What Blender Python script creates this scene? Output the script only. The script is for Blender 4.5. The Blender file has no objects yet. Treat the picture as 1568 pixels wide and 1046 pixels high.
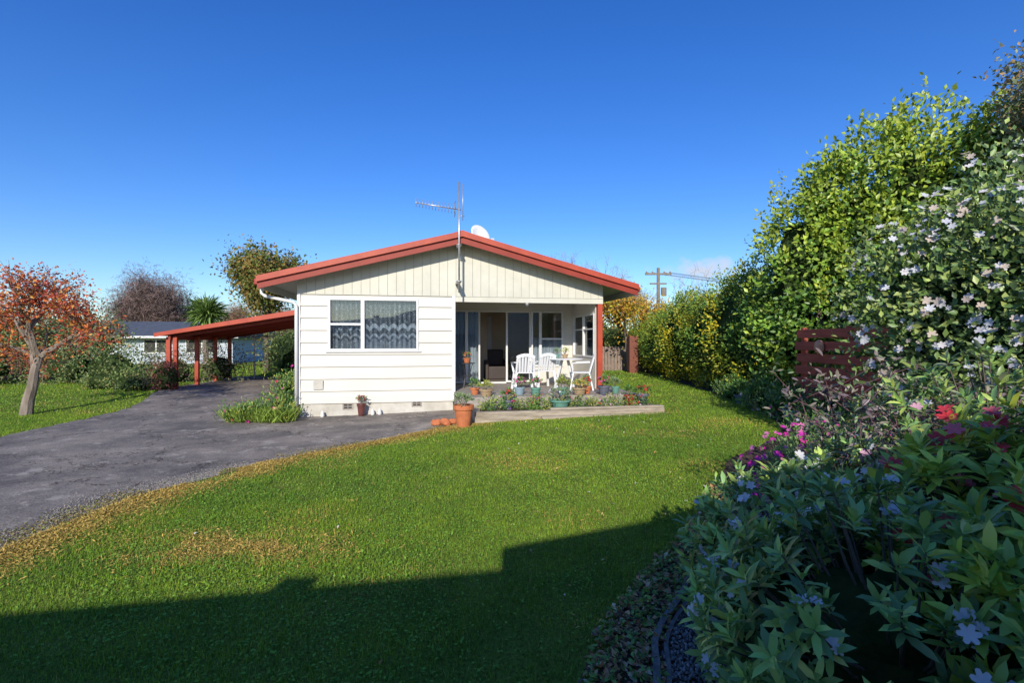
import bpy, bmesh, math, random
import numpy as np
from mathutils import Vector, Matrix
rng=np.random.default_rng(7); random.seed(7)
scene=bpy.context.scene
COL=scene.collection
def sm(t):
    t=np.clip(t,0,1); return t*t*(3-2*t)
def g(x,y):
    x=np.asarray(x,float); y=np.asarray(y,float)
    return .2*sm((x+4.6)/8)*sm((y-4)/5)+.12*sm((-x-7)/4)*sm((y-10)/5)
def gz(x,y): return float(g(x,y))
def nz(x,y,s,seed=0):
    r=np.random.default_rng(seed+100); o=0
    for i in range(7):
        a=r.uniform(0,6.28); f=s*r.uniform(.6,2.2); p=r.uniform(0,6.28)
        o=o+np.sin((x*math.cos(a)+y*math.sin(a))*f+p+1.3*np.sin((y*math.cos(a)-x*math.sin(a))*f*.7+p*2))
    return o/7*1.6
# ------------------------------------------------------------ materials
def base_mat(name):
    m=bpy.data.materials.new(name); m.use_nodes=True
    nt=m.node_tree; nt.nodes.clear()
    out=nt.nodes.new('ShaderNodeOutputMaterial'); b=nt.nodes.new('ShaderNodeBsdfPrincipled')
    nt.links.new(b.outputs[0],out.inputs[0]); return m,nt,b,out
def nmat(name,c1,c2=None,scale=4,rough=.6,bump=0,bscale=60,spec=.4,metal=0,stretch=None,lo=.35,hi=.65):
    m,nt,b,out=base_mat(name); L=nt.links.new
    c2=c2 or tuple(v*.8 for v in c1)
    tc=nt.nodes.new('ShaderNodeTexCoord'); src=tc.outputs['Object']
    if stretch:
        mp=nt.nodes.new('ShaderNodeMapping'); mp.inputs['Scale'].default_value=stretch; L(src,mp.inputs[0]); src=mp.outputs[0]
    n=nt.nodes.new('ShaderNodeTexNoise'); n.inputs['Scale'].default_value=scale; n.inputs['Detail'].default_value=6; n.inputs['Roughness'].default_value=.65
    L(src,n.inputs['Vector'])
    r=nt.nodes.new('ShaderNodeValToRGB'); r.color_ramp.elements[0].position=lo; r.color_ramp.elements[1].position=hi
    r.color_ramp.elements[0].color=(*c1,1); r.color_ramp.elements[1].color=(*c2,1)
    L(n.outputs[0],r.inputs[0]); L(r.outputs[0],b.inputs['Base Color'])
    b.inputs['Roughness'].default_value=rough; b.inputs['Specular IOR Level'].default_value=spec; b.inputs['Metallic'].default_value=metal
    if bump:
        n2=nt.nodes.new('ShaderNodeTexNoise'); n2.inputs['Scale'].default_value=bscale; n2.inputs['Detail'].default_value=4
        L(src,n2.inputs['Vector'])
        bp=nt.nodes.new('ShaderNodeBump'); bp.inputs['Strength'].default_value=bump; bp.inputs['Distance'].default_value=.02
        L(n2.outputs[0],bp.inputs['Height']); L(bp.outputs[0],b.inputs['Normal'])
    return m
GAIN={'leaf':2.1,'leaf_glossy':2.3,'twig_leaf':1.5,'grass_blade':2.3}
def leafmat(name,rough=.45,transl=.25,spec=.4):
    m,nt,b,out=base_mat(name); L=nt.links.new
    a=nt.nodes.new('ShaderNodeAttribute'); a.attribute_name='col'
    L(a.outputs['Color'],b.inputs['Base Color']); b.inputs['Roughness'].default_value=rough; b.inputs['Specular IOR Level'].default_value=spec
    if transl>0:
        t=nt.nodes.new('ShaderNodeBsdfTranslucent'); mx=nt.nodes.new('ShaderNodeMixShader'); mx.inputs[0].default_value=transl
        L(a.outputs['Color'],t.inputs[0]); L(b.outputs[0],mx.inputs[1]); L(t.outputs[0],mx.inputs[2]); L(mx.outputs[0],out.inputs[0])
    return m
M_leaf=leafmat('leaf',.5,.25,.3); M_gloss=leafmat('leaf_glossy',.38,.2,.4); M_dull=leafmat('twig_leaf',.8,.1,.1); M_petal=leafmat('petal',.6,.25,.2)
M_blade=leafmat('grass_blade',.7,.3,.12); M_stone=leafmat('stone_attr',.85,0,.2)
M_bark=nmat('bark',(.16,.125,.095),(.30,.25,.20),6,.9,.6,30,.1,stretch=(1,1,.25))
M_barkd=nmat('bark_dark',(.09,.07,.055),(.17,.14,.11),6,.9,.5,30,.1)
M_twig=nmat('twig_purple',(.12,.06,.07),(.2,.11,.12),6,.8,0,30,.1)
M_core=nmat('shade_core',(.022,.036,.012),(.04,.06,.02),8,.95,.8,20,0)  # dark colour for the solid core added to block light between the leaves
M_white=nmat('white_paint_boards',(.67,.635,.56),(.61,.575,.50),1.3,.5,.08,25,.3,stretch=(.4,1,2.5))
M_cream=nmat('cream_gable_paint',(.62,.595,.50),(.55,.53,.44),2,.55,.1,25,.25)
M_trim=nmat('white_trim',(.74,.73,.70),(.68,.67,.64),5,.4,0,25,.35)
M_red=nmat('red_paint',(.45,.075,.035),(.36,.055,.028),3,.45,.05,30,.35)
M_red2=nmat('red_paint_dark',(.30,.042,.024),(.24,.034,.02),3,.5,.05,30,.3)
M_roof=nmat('roof_steel',(.34,.055,.037),(.27,.043,.03),2,.5,0,30,.3)
M_found=nmat('foundation_paint',(.60,.57,.50),(.44,.41,.34),3,.75,.3,40,.2)
M_conc=nmat('concrete',(.38,.34,.29),(.24,.21,.18),5,.85,.5,50,.2)
M_soil=nmat('soil',(.06,.042,.028),(.13,.095,.065),9,.95,1,25,.1)
M_terra=nmat('terracotta',(.56,.19,.08),(.44,.14,.06),9,.8,.1,50,.2)
M_plastic=nmat('white_plastic',(.74,.74,.74),(.68,.68,.67),8,.35,0,50,.5)
M_metal=nmat('grey_metal',(.50,.50,.50),(.38,.38,.38),8,.35,0,50,.5,.6)
M_dark=nmat('dark_interior',(.05,.045,.04),(.03,.03,.03),2,.8)
M_beige=nmat('interior_wall',(.62,.50,.36),(.54,.43,.31),2,.8)
M_carpet=nmat('carpet',(.22,.18,.14),(.14,.12,.10),30,.95)
M_fence=nmat('fence_stain',(.50,.12,.075),(.36,.08,.05),4,.75,.4,30,.2,stretch=(1,.3,4))
M_brick=nmat('brick',(.25,.09,.06),(.16,.07,.05),8,.85,.5,20,.1)
M_droof=nmat('dark_roof',(.10,.11,.12),(.07,.075,.085),3,.6)
M_black=nmat('black_plastic',(.03,.032,.035),(.05,.05,.055),12,.45,.2,40,.4)
M_pwood=nmat('pole_wood',(.16,.13,.10),(.25,.21,.17),6,.9)
def glassmat():
    m=bpy.data.materials.new('window_glass'); m.use_nodes=True; nt=m.node_tree; nt.nodes.clear()
    o=nt.nodes.new('ShaderNodeOutputMaterial'); t=nt.nodes.new('ShaderNodeBsdfTransparent'); t.inputs[0].default_value=(.80,.84,.86,1)
    gl=nt.nodes.new('ShaderNodeBsdfGlossy'); gl.inputs['Roughness'].default_value=.02; fr=nt.nodes.new('ShaderNodeFresnel'); fr.inputs[0].default_value=1.5
    ad=nt.nodes.new('ShaderNodeMath'); ad.operation='ADD'; ad.inputs[1].default_value=.04
    mx=nt.nodes.new('ShaderNodeMixShader'); L=nt.links.new
    L(fr.outputs[0],ad.inputs[0]); L(ad.outputs[0],mx.inputs[0]); L(t.outputs[0],mx.inputs[1]); L(gl.outputs[0],mx.inputs[2]); L(mx.outputs[0],o.inputs[0]); return m
M_glass=glassmat()
def lacemat():
    m,nt,b,out=base_mat('lace_curtain'); L=nt.links.new
    b.inputs['Base Color'].default_value=(.72,.74,.80,1); b.inputs['Roughness'].default_value=.9
    tc=nt.nodes.new('ShaderNodeTexCoord'); sp=nt.nodes.new('ShaderNodeSeparateXYZ'); L(tc.outputs['Object'],sp.inputs[0])
    def mth(op,a,b1=None,c=None):
        n=nt.nodes.new('ShaderNodeMath'); n.operation=op
        for i,v in enumerate((a,b1,c)):
            if v is None: continue
            if isinstance(v,(int,float)): n.inputs[i].default_value=v
            else: L(v,n.inputs[i])
        return n.outputs[0]
    X,Z=sp.outputs[0],sp.outputs[2]
    v=nt.nodes.new('ShaderNodeTexVoronoi'); v.inputs['Scale'].default_value=13; L(tc.outputs['Object'],v.inputs['Vector'])
    n=nt.nodes.new('ShaderNodeTexNoise'); n.inputs['Scale'].default_value=22; n.inputs['Detail'].default_value=3; L(tc.outputs['Object'],n.inputs['Vector'])
    scal=mth('MULTIPLY',mth('ABSOLUTE',mth('SINE',mth('MULTIPLY',X,15.0))),.09)
    zz=mth('SUBTRACT',Z,scal)
    band1=mth('LESS_THAN',mth('ABSOLUTE',mth('SUBTRACT',zz,1.92)),.05)
    band2=mth('LESS_THAN',mth('ABSOLUTE',mth('SUBTRACT',zz,1.72)),.03)
    low=mth('LESS_THAN',zz,1.62)
    flo=mth('LESS_THAN',v.outputs['Distance'],.28)
    grid=mth('MULTIPLY_ADD',mth('SINE',mth('MULTIPLY',X,60.0)),.10,.20)
    a=mth('ADD',grid,mth('MULTIPLY',band1,.5)); a=mth('ADD',a,mth('MULTIPLY',band2,.35)); a=mth('ADD',a,mth('MULTIPLY',low,.18)); a=mth('ADD',a,mth('MULTIPLY',flo,.22)); a=mth('ADD',a,mth('MULTIPLY_ADD',n.outputs[0],.5,-.25))
    cl=nt.nodes.new('ShaderNodeClamp'); cl.inputs['Min'].default_value=.08; cl.inputs['Max'].default_value=.92; L(a,cl.inputs[0]); L(cl.outputs[0],b.inputs['Alpha'])
    return m
M_lace=lacemat()
M_curt=nmat('net_curtain',(.72,.72,.73),(.5,.5,.53),14,.9,0,30,.1,stretch=(1,1,.1))
# ------------------------------------------------------------ mesh helpers
def link(o,parent=None):
    COL.objects.link(o)
    if parent: o.parent=parent
    return o
def empty(name,loc=(0,0,0),rz=0):
    e=bpy.data.objects.new(name,None); e.location=loc; e.rotation_euler=(0,0,rz); e.empty_display_size=.2; COL.objects.link(e); return e
class MB:
    def __init__(s): s.v=[]; s.f=[]
    def add(s,vs,fs):
        o=len(s.v); s.v+= [tuple(v) for v in vs]; s.f+=[tuple(i+o for i in f) for f in fs]
    def box(s,x0,x1,y0,y1,z0,z1):
        s.add([(x0,y0,z0),(x1,y0,z0),(x1,y1,z0),(x0,y1,z0),(x0,y0,z1),(x1,y0,z1),(x1,y1,z1),(x0,y1,z1)],
              [(0,3,2,1),(4,5,6,7),(0,1,5,4),(1,2,6,5),(2,3,7,6),(3,0,4,7)])
    def prism(s,pts,y0,y1):
        n=len(pts); s.add([(x,y0,z) for x,z in pts]+[(x,y1,z) for x,z in pts],
          [tuple(range(n)),tuple(range(2*n-1,n-1,-1))]+[((i+1)%n,i,i+n,(i+1)%n+n) for i in range(n)])
    def bar(s,p,q,w,t,up=(0,0,1)):
        p=Vector(p);q=Vector(q);d=(q-p).normalized();u=Vector(up)
        sd=d.cross(u)
        if sd.length<1e-3: sd=d.cross(Vector((1,0,0)))
        sd.normalize(); nn=sd.cross(d)
        c=[sd*w/2+nn*t/2,-sd*w/2+nn*t/2,-sd*w/2-nn*t/2,sd*w/2-nn*t/2]
        s.add([p+a for a in c]+[q+a for a in c],[(0,1,2,3),(7,6,5,4),(1,0,4,5),(2,1,5,6),(3,2,6,7),(0,3,7,4)])
    def tube(s,pts,rad,n=8):
        pts=[Vector(p) for p in pts]
        if not hasattr(rad,'__len__'): rad=[rad]*len(pts)
        vs=[];fs=[];pu=None
        for i,p in enumerate(pts):
            d=(pts[min(i+1,len(pts)-1)]-pts[max(i-1,0)])
            d=d.normalized() if d.length>1e-6 else Vector((0,0,1))
            a=Vector((0,0,1)) if abs(d.z)<.9 else Vector((1,0,0))
            if pu is not None: a=pu
            u=(a-d*a.dot(d))
            u=u.normalized() if u.length>1e-4 else d.orthogonal().normalized()
            pu=u; w=d.cross(u)
            for k in range(n):
                t=2*math.pi*k/n; vs.append(p+(u*math.cos(t)+w*math.sin(t))*rad[i])
        for i in range(len(pts)-1):
            for k in range(n): fs.append((i*n+k,i*n+(k+1)%n,(i+1)*n+(k+1)%n,(i+1)*n+k))
        fs.append(tuple(range(n-1,-1,-1))); b=(len(pts)-1)*n; fs.append(tuple(range(b,b+n)))
        s.add(vs,fs)
    def lathe(s,prof,c=(0,0,0),n=20):
        vs=[];fs=[]
        for r,z in prof:
            for k in range(n):
                t=2*math.pi*k/n; vs.append((c[0]+r*math.cos(t),c[1]+r*math.sin(t),c[2]+z))
        for i in range(len(prof)-1):
            for k in range(n): fs.append((i*n+k,i*n+(k+1)%n,(i+1)*n+(k+1)%n,(i+1)*n+k))
        fs.append(tuple(range(n-1,-1,-1))); b=(len(prof)-1)*n; fs.append(tuple(range(b,b+n)))
        s.add(vs,fs)
    def obj(s,name,mat,parent=None,smooth=False,bevel=0,loc=None):
        me=bpy.data.meshes.new(name); me.from_pydata(s.v,[],s.f); me.materials.append(mat)
        bm=bmesh.new(); bm.from_mesh(me); bmesh.ops.recalc_face_normals(bm,faces=bm.faces); bm.to_mesh(me); bm.free()
        if smooth:
            for p in me.polygons: p.use_smooth=True
        o=bpy.data.objects.new(name,me); link(o,parent)
        if loc: o.location=loc
        if bevel:
            b=o.modifiers.new('bevel','BEVEL'); b.width=bevel; b.segments=2; b.limit_method='ANGLE'
        return o
def inst(name,tv,tf,pos,R,S,col,mat,parent=None):
    tv=np.asarray(tv,float); tf=np.asarray(tf,int); N=len(pos); nv=len(tv)
    S=np.asarray(S,float); col=np.minimum(np.asarray(col)*GAIN.get(mat.name,1.0),.72)
    if S.ndim==1: S=S[:,None]
    loc=tv[None,:,:]*S[:,None,:]
    V=np.einsum('nij,nvj->nvi',R,loc)+pos[:,None,:]
    F=(tf[None]+(np.arange(N)*nv)[:,None,None]).reshape(-1)
    nf=len(tf)*N
    me=bpy.data.meshes.new(name); me.vertices.add(N*nv); me.vertices.foreach_set('co',V.reshape(-1).astype(np.float32))
    me.loops.add(nf*3); me.loops.foreach_set('vertex_index',F.astype(np.int32))
    me.polygons.add(nf); me.polygons.foreach_set('loop_start',np.arange(0,nf*3,3,dtype=np.int32))
    me.update(calc_edges=True)
    a=me.color_attributes.new('col','FLOAT_COLOR','POINT')
    c=np.ones((N,nv,4),np.float32); c[:,:,:3]=np.clip(col,0,1)[:,None,:]
    a.data.foreach_set('color',c.reshape(-1))
    me.materials.append(mat); o=bpy.data.objects.new(name,me); link(o,parent); return o
def norm(a): return a/np.maximum(np.linalg.norm(a,axis=1,keepdims=True),1e-6)
def frames(d,nh):
    d=norm(d); z=norm(nh-(nh*d).sum(1,keepdims=True)*d); y=np.cross(z,d)
    return np.stack([d,y,z],axis=2)
def rv(n): return norm(rng.normal(size=(n,3)))
T_leaf=(np.array([(0,0,0),(.45,.27,.07),(1,0,-.03),(.45,-.27,.07)]),np.array([(0,2,1),(0,3,2)]))
T_long=(np.array([(0,0,0),(.3,.14,.05),(.3,0,.02),(.3,-.14,.05),(.7,.13,.02),(.7,0,-.02),(.7,-.13,.02),(1,0,-.12)]),
        np.array([(0,2,1),(0,3,2),(1,2,5),(1,5,4),(2,3,6),(2,6,5),(4,5,7),(5,6,7)]))
T_twig=(np.array([(0,.02,0),(0,-.02,0),(1,0,0),(.5,.16,.1),(.5,.12,.1)]),np.array([(0,1,2),(0,3,4)]))
T_fine=(np.array([(0,.011,0),(0,-.011,0),(1,0,0),(.3,.0,.0),(.33,.015,.0),(.75,.28,.12)]),np.array([(0,1,2),(3,4,5)]))
def flower_t(p=6,b=.42):
    v=[(0,0,0)];f=[]
    for i in range(p):
        a=2*math.pi*i/p; o=len(v); zz=.25+.12*(i%2)
        v+=[(.6*math.cos(a-b*1.35),.6*math.sin(a-b*1.35),zz*.6),(1*math.cos(a-b*.6),1*math.sin(a-b*.6),zz),(1.08*math.cos(a),1.08*math.sin(a),zz*.8),(1*math.cos(a+b*.6),1*math.sin(a+b*.6),zz),(.6*math.cos(a+b*1.35),.6*math.sin(a+b*1.35),zz*.6)]
        f+=[(0,o,o+1),(0,o+1,o+2),(0,o+2,o+3),(0,o+3,o+4)]
    return np.array(v),np.array(f)
T_flower=flower_t()
T_blade=(np.array([(0,-.5,0),(0,.5,0),(.12,.3,.55),(.12,-.3,.55),(.4,0,1)]),np.array([(0,1,2),(0,2,3),(3,2,4)]))
ico=bmesh.new(); bmesh.ops.create_icosphere(ico,subdivisions=1,radius=1); ico.verts.ensure_lookup_table()
T_stone=(np.array([v.co[:] for v in ico.verts])*np.array([1,.8,.55]),np.array([[v.index for v in f.verts] for f in ico.faces])); ico.free()
def core(blobs,sc,parent,mat=None,name='shade_core'):  # added solid blobs inside each plant, dark to stand in for inner shade
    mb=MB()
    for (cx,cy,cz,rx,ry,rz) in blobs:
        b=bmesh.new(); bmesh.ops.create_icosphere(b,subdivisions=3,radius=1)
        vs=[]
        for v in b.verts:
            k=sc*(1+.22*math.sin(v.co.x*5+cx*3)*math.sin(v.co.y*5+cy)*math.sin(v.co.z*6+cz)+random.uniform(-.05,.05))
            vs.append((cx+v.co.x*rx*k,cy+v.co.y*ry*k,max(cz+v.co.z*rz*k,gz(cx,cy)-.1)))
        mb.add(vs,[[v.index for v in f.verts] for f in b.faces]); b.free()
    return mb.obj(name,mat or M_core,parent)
def clump_points(blobs,ncl,lo=.78,hi=1.1,cull=.72):
    B=np.array(blobs); w=B[:,3]*B[:,4]+B[:,4]*B[:,5]+B[:,3]*B[:,5]; idx=rng.choice(len(B),ncl,p=w/w.sum())
    v=rv(ncl); rf=rng.uniform(lo,hi,(ncl,1)); b=B[idx]; c=b[:,:3]+v*b[:,3:]*rf; nn=norm(v/b[:,3:])
    keep=np.ones(ncl,bool)
    for j in range(len(B)):
        q=np.linalg.norm((c-B[j,:3])/B[j,3:],axis=1); keep&=~((q<cull)&(idx!=j))
    keep&=c[:,2]>g(c[:,0],c[:,1])+.02
    return c[keep],nn[keep]
PHOTO_T=np.array([-.05,-.45,.45])
def foliage(name,blobs,n,size,pal,parent,mat=None,tmpl=T_leaf,per=22,cr=.16,up=.3,lo=.78,hi=1.1,pw=None,cfun=None,spread=1.0):
    c,nn=clump_points(blobs,max(3,n//per),lo,hi); k=len(c); pal=np.array(pal)
    pi=rng.choice(len(pal),k,p=pw); sh=rng.uniform(.6,1.25,k)
    N=k*per; ci=np.repeat(np.arange(k),per)
    off=rng.normal(size=(N,3))*cr; pos=c[ci]+off
    n1=norm(nn[ci]*.7+rv(N)*.9*spread+np.array([0,0,up])); n2=nn[ci]*.7+rv(N)*.6+PHOTO_T
    pi2=np.where(rng.random(N)<.8,pi[ci],rng.choice(len(pal),N,p=pw))
    col=pal[pi2]*(sh[ci]*rng.uniform(.7,1.3,N))[:,None]
    if cfun is not None: col=cfun(pos,col)
    ok=pos[:,2]>g(pos[:,0],pos[:,1])+.01
    S=size*rng.uniform(.65,1.25,N)
    return inst(name,*tmpl,pos[ok],frames(n1,n2)[ok],S[ok],col[ok],mat or M_leaf,parent)
def flowers(name,blobs,n,size,colr,parent,lo=.98,hi=1.12,face=(0,-.6,.3)):
    c,nn=clump_points(blobs,n,lo,hi,.95); k=len(c); nrm=norm(nn+np.array(face)+rv(k)*.4)
    R=frames(np.cross(nrm,rv(k)),nrm); cl=np.array(colr)[rng.choice(len(colr),k)]*rng.uniform(.8,1.1,(k,1))
    return inst(name,*T_flower,c,R,size*rng.uniform(.6,1.2,k),cl,M_petal,parent)
def skeleton(base,h,r,levels=4,lean=(0,0,0),spread=.75,split=3,first=.35,decay=.72):
    mb=MB(); tips=[]; nodes=[]
    def br(p,d,L,rad,lv):
        pts=[p];rs=[rad];q=p.copy();dd=d.copy();seg=4
        for i in range(seg):
            dd=(dd+Vector((random.uniform(-1,1),random.uniform(-1,1),random.uniform(-.4,.8)))*.14).normalized()
            q=q+dd*L/seg; pts.append(q.copy()); rs.append(rad*(1-.42*(i+1)/seg))
            if lv<levels: nodes.append((q.copy(),dd.copy()))
        mb.tube(pts,rs,8 if lv==0 else (5 if lv<3 else 4))
        if lv>=levels: tips.append((q,dd)); return
        for k in range(split+(1 if lv==0 else 0)):
            a=random.uniform(0,6.28)+k*6.28/split; o=dd.orthogonal().normalized(); o.rotate(Matrix.Rotation(a,3,dd))
            nd=(dd+o*random.uniform(.5,1.15)*spread).normalized()
            st=pts[random.choice([2,3,4,4])] if lv>0 else pts[random.choice([3,4,4])]
            br(st,nd,L*decay*random.uniform(.75,1.15),rad*.55,lv+1)
    br(Vector(base)-Vector((0,0,.05)),(Vector((0,0,1))+Vector(lean)).normalized(),h*first,r,0)
    return mb,tips,nodes
def tipleaves(name,tips,per,size,pal,sc,parent,mat=M_dull,tmpl=T_leaf,frac=1.0,pw=None,up=-.3):
    P=np.array([t[0][:] for t in tips])
    if frac<1: P=P[rng.random(len(P))<frac]
    N=len(P)*per; ci=np.repeat(np.arange(len(P)),per); pos=P[ci]+rng.normal(size=(N,3))*sc
    pal=np.array(pal); col=pal[rng.choice(len(pal),N,p=pw)]*(rng.uniform(.6,1.3,N)*np.repeat(rng.uniform(.7,1.2,len(P)),per))[:,None]
    return inst(name,*tmpl,pos,frames(rv(N)+np.array([0,0,up]),rv(N)+np.array([0,-.5,.5])),size*rng.uniform(.6,1.3,N),col,mat,parent)
# ------------------------------------------------------------ polygons on the ground
def inpoly(x,y,poly):
    r=np.zeros(x.shape,bool); n=len(poly)
    for i in range(n):
        x1,y1=poly[i];x2,y2=poly[(i+1)%n]
        if y1==y2: continue
        c=((y1>y)!=(y2>y))&(x<(x2-x1)*(y-y1)/(y2-y1)+x1); r^=c
    return r
def rough_poly(poly,step=.25,amp=.05):
    out=[]
    for i in range(len(poly)):
        a=Vector(poly[i]);b=Vector(poly[(i+1)%len(poly)]);n=max(1,int((b-a).length/step))
        for k in range(n):
            p=a.lerp(b,k/n)
            if k: p=p+Vector((random.uniform(-amp,amp),random.uniform(-amp,amp)))
            out.append((p.x,p.y))
    return out
GX=np.concatenate([[-300,-120,-60,-35],np.arange(-24,24.1,.5),[35,60,120,300]]); GY=np.concatenate([[-120,-40,-15],np.arange(-6,34.1,.5),[50,90,180,420]])
def drape(name,poly,off,mat,parent=None):
    bm=bmesh.new(); bm.faces.new([bm.verts.new((x,y,0)) for x,y in poly]); bmesh.ops.triangulate(bm,faces=bm.faces[:])
    xs=[p[0] for p in poly]; ys=[p[1] for p in poly]
    for X in GX:
        if min(xs)<X<max(xs): bmesh.ops.bisect_plane(bm,geom=bm.verts[:]+bm.edges[:]+bm.faces[:],plane_co=(X,0,0),plane_no=(1,0,0))
    for Y in GY:
        if min(ys)<Y<max(ys): bmesh.ops.bisect_plane(bm,geom=bm.verts[:]+bm.edges[:]+bm.faces[:],plane_co=(0,Y,0),plane_no=(0,1,0))
    for v in bm.verts: v.co.z=gz(v.co.x,v.co.y)+off
    bmesh.ops.recalc_face_normals(bm,faces=bm.faces[:])
    me=bpy.data.meshes.new(name); bm.to_mesh(me); bm.free(); me.materials.append(mat)
    o=bpy.data.objects.new(name,me); link(o,parent); return o
drive=[(-4.15,-3),(-4.1,1),(-4.0,3.8),(-3.95,5.05),(-3.35,6.5),(-2.0,8.0),(-1.1,8.9),(-.75,9.2),(-1.25,11.2),(-4.7,10.9),(-5.7,16),(-6.6,21),(-11.9,21),(-11.1,15.3),(-9.3,11.8),(-8.75,8.2),(-9.5,4),(-10,-3)]
bed=[(.28,-1),(.3,1.2),(.36,2.2),(.57,2.8),(1.0,3.42),(1.75,4.4),(2.3,5.5),(3.0,6.5),(3.9,7.3),(4.6,8.2),(5.0,9.5),(5.3,11),(5.6,13),(6.1,20),(6.4,27),(12,27),(12,-1)]
drive_r=rough_poly(drive,.2,.06); bed_r=rough_poly(bed,.2,.04)
gx,gy=np.meshgrid(GX,GY); zz=g(gx,gy); nx,ny=len(GX),len(GY)
me=bpy.data.meshes.new('ground'); me.from_pydata(np.stack([gx.ravel(),gy.ravel(),zz.ravel()],1).tolist(),[],[(j*nx+i,j*nx+i+1,(j+1)*nx+i+1,(j+1)*nx+i) for j in range(ny-1) for i in range(nx-1)])
m,nt,b,out=base_mat('lawn_ground'); L=nt.links.new
tc=nt.nodes.new('ShaderNodeTexCoord'); n1=nt.nodes.new('ShaderNodeTexNoise'); n1.inputs['Scale'].default_value=1.1; n1.inputs['Detail'].default_value=8; n1.inputs['Roughness'].default_value=.7
n2=nt.nodes.new('ShaderNodeTexNoise'); n2.inputs['Scale'].default_value=45; n2.inputs['Detail'].default_value=5
L(tc.outputs['Object'],n1.inputs['Vector']); L(tc.outputs['Object'],n2.inputs['Vector'])
r=nt.nodes.new('ShaderNodeValToRGB'); r.color_ramp.elements[0].position=.3; r.color_ramp.elements[1].position=.72; r.color_ramp.elements[0].color=(.13,.21,.035,1); r.color_ramp.elements[1].color=(.28,.31,.07,1)
r2=nt.nodes.new('ShaderNodeValToRGB'); r2.color_ramp.elements[0].position=.35; r2.color_ramp.elements[1].position=.65; r2.color_ramp.elements[0].color=(.5,.5,.42,1); r2.color_ramp.elements[1].color=(1.1,1.1,.9,1)
mx=nt.nodes.new('ShaderNodeMixRGB'); mx.blend_type='MULTIPLY'; mx.inputs[0].default_value=1
L(n1.outputs[0],r.inputs[0]); L(n2.outputs[0],r2.inputs[0]); L(r.outputs[0],mx.inputs[1]); L(r2.outputs[0],mx.inputs[2]); L(mx.outputs[0],b.inputs['Base Color']); b.inputs['Roughness'].default_value=.9; b.inputs['Specular IOR Level'].default_value=.1
bp=nt.nodes.new('ShaderNodeBump'); bp.inputs['Strength'].default_value=.9; bp.inputs['Distance'].default_value=.03; L(n2.outputs[0],bp.inputs['Height']); L(bp.outputs[0],b.inputs['Normal'])
me.materials.append(m); link(bpy.data.objects.new('ground',me))
# asphalt
m,nt,b,out=base_mat('asphalt'); L=nt.links.new
tc=nt.nodes.new('ShaderNodeTexCoord')
def nn_(sc,det=6,ro=.6):
    n=nt.nodes.new('ShaderNodeTexNoise'); n.inputs['Scale'].default_value=sc; n.inputs['Detail'].default_value=det; n.inputs['Roughness'].default_value=ro; L(tc.outputs['Object'],n.inputs['Vector']); return n
def ramp_(src,p0,c0,p1,c1):
    r=nt.nodes.new('ShaderNodeValToRGB'); r.color_ramp.elements[0].position=p0; r.color_ramp.elements[1].position=p1; r.color_ramp.elements[0].color=(*c0,1); r.color_ramp.elements[1].color=(*c1,1); L(src,r.inputs[0]); return r
a=nn_(.9,8,.7); ra=ramp_(a.outputs[0],.38,(.15,.137,.125),.62,(.33,.29,.245))
s=nn_(70,3,.8); rs=ramp_(s.outputs[0],.35,(.45,.45,.45),.68,(1.5,1.45,1.4))
mx=nt.nodes.new('ShaderNodeMixRGB'); mx.blend_type='MULTIPLY'; mx.inputs[0].default_value=1; L(ra.outputs[0],mx.inputs[1]); L(rs.outputs[0],mx.inputs[2])
st=nn_(2.2,6,.75); rst=ramp_(st.outputs[0],.55,(0,0,0),.62,(.8,.8,.8)); mx2=nt.nodes.new('ShaderNodeMixRGB'); L(rst.outputs[0],mx2.inputs[0]); L(mx.outputs[0],mx2.inputs[1]); mx2.inputs[2].default_value=(.42,.37,.31,1)
vc=nt.nodes.new('ShaderNodeTexVoronoi'); vc.feature='DISTANCE_TO_EDGE'; vc.inputs['Scale'].default_value=.55; dv=nt.nodes.new('ShaderNodeVectorMath'); dv.operation='ADD'; L(tc.outputs['Object'],dv.inputs[0]); L(nn_(3,4).outputs['Color'],dv.inputs[1]); L(dv.outputs[0],vc.inputs['Vector'])
rc=ramp_(vc.outputs[0],.004,(.35,.33,.3),.012,(1,1,1)); mx3=nt.nodes.new('ShaderNodeMixRGB'); mx3.blend_type='MULTIPLY'; mx3.inputs[0].default_value=1; L(mx2.outputs[0],mx3.inputs[1]); L(rc.outputs[0],mx3.inputs[2])
L(mx3.outputs[0],b.inputs['Base Color']); b.inputs['Roughness'].default_value=.85; b.inputs['Specular IOR Level'].default_value=.25
bp=nt.nodes.new('ShaderNodeBump'); bp.inputs['Strength'].default_value=.8; bp.inputs['Distance'].default_value=.012; L(s.outputs[0],bp.inputs['Height']); L(bp.outputs[0],b.inputs['Normal'])
drape('driveway',drive_r,.007,m)
drape('garden_bed_soil',bed_r,.007,M_soil)
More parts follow.
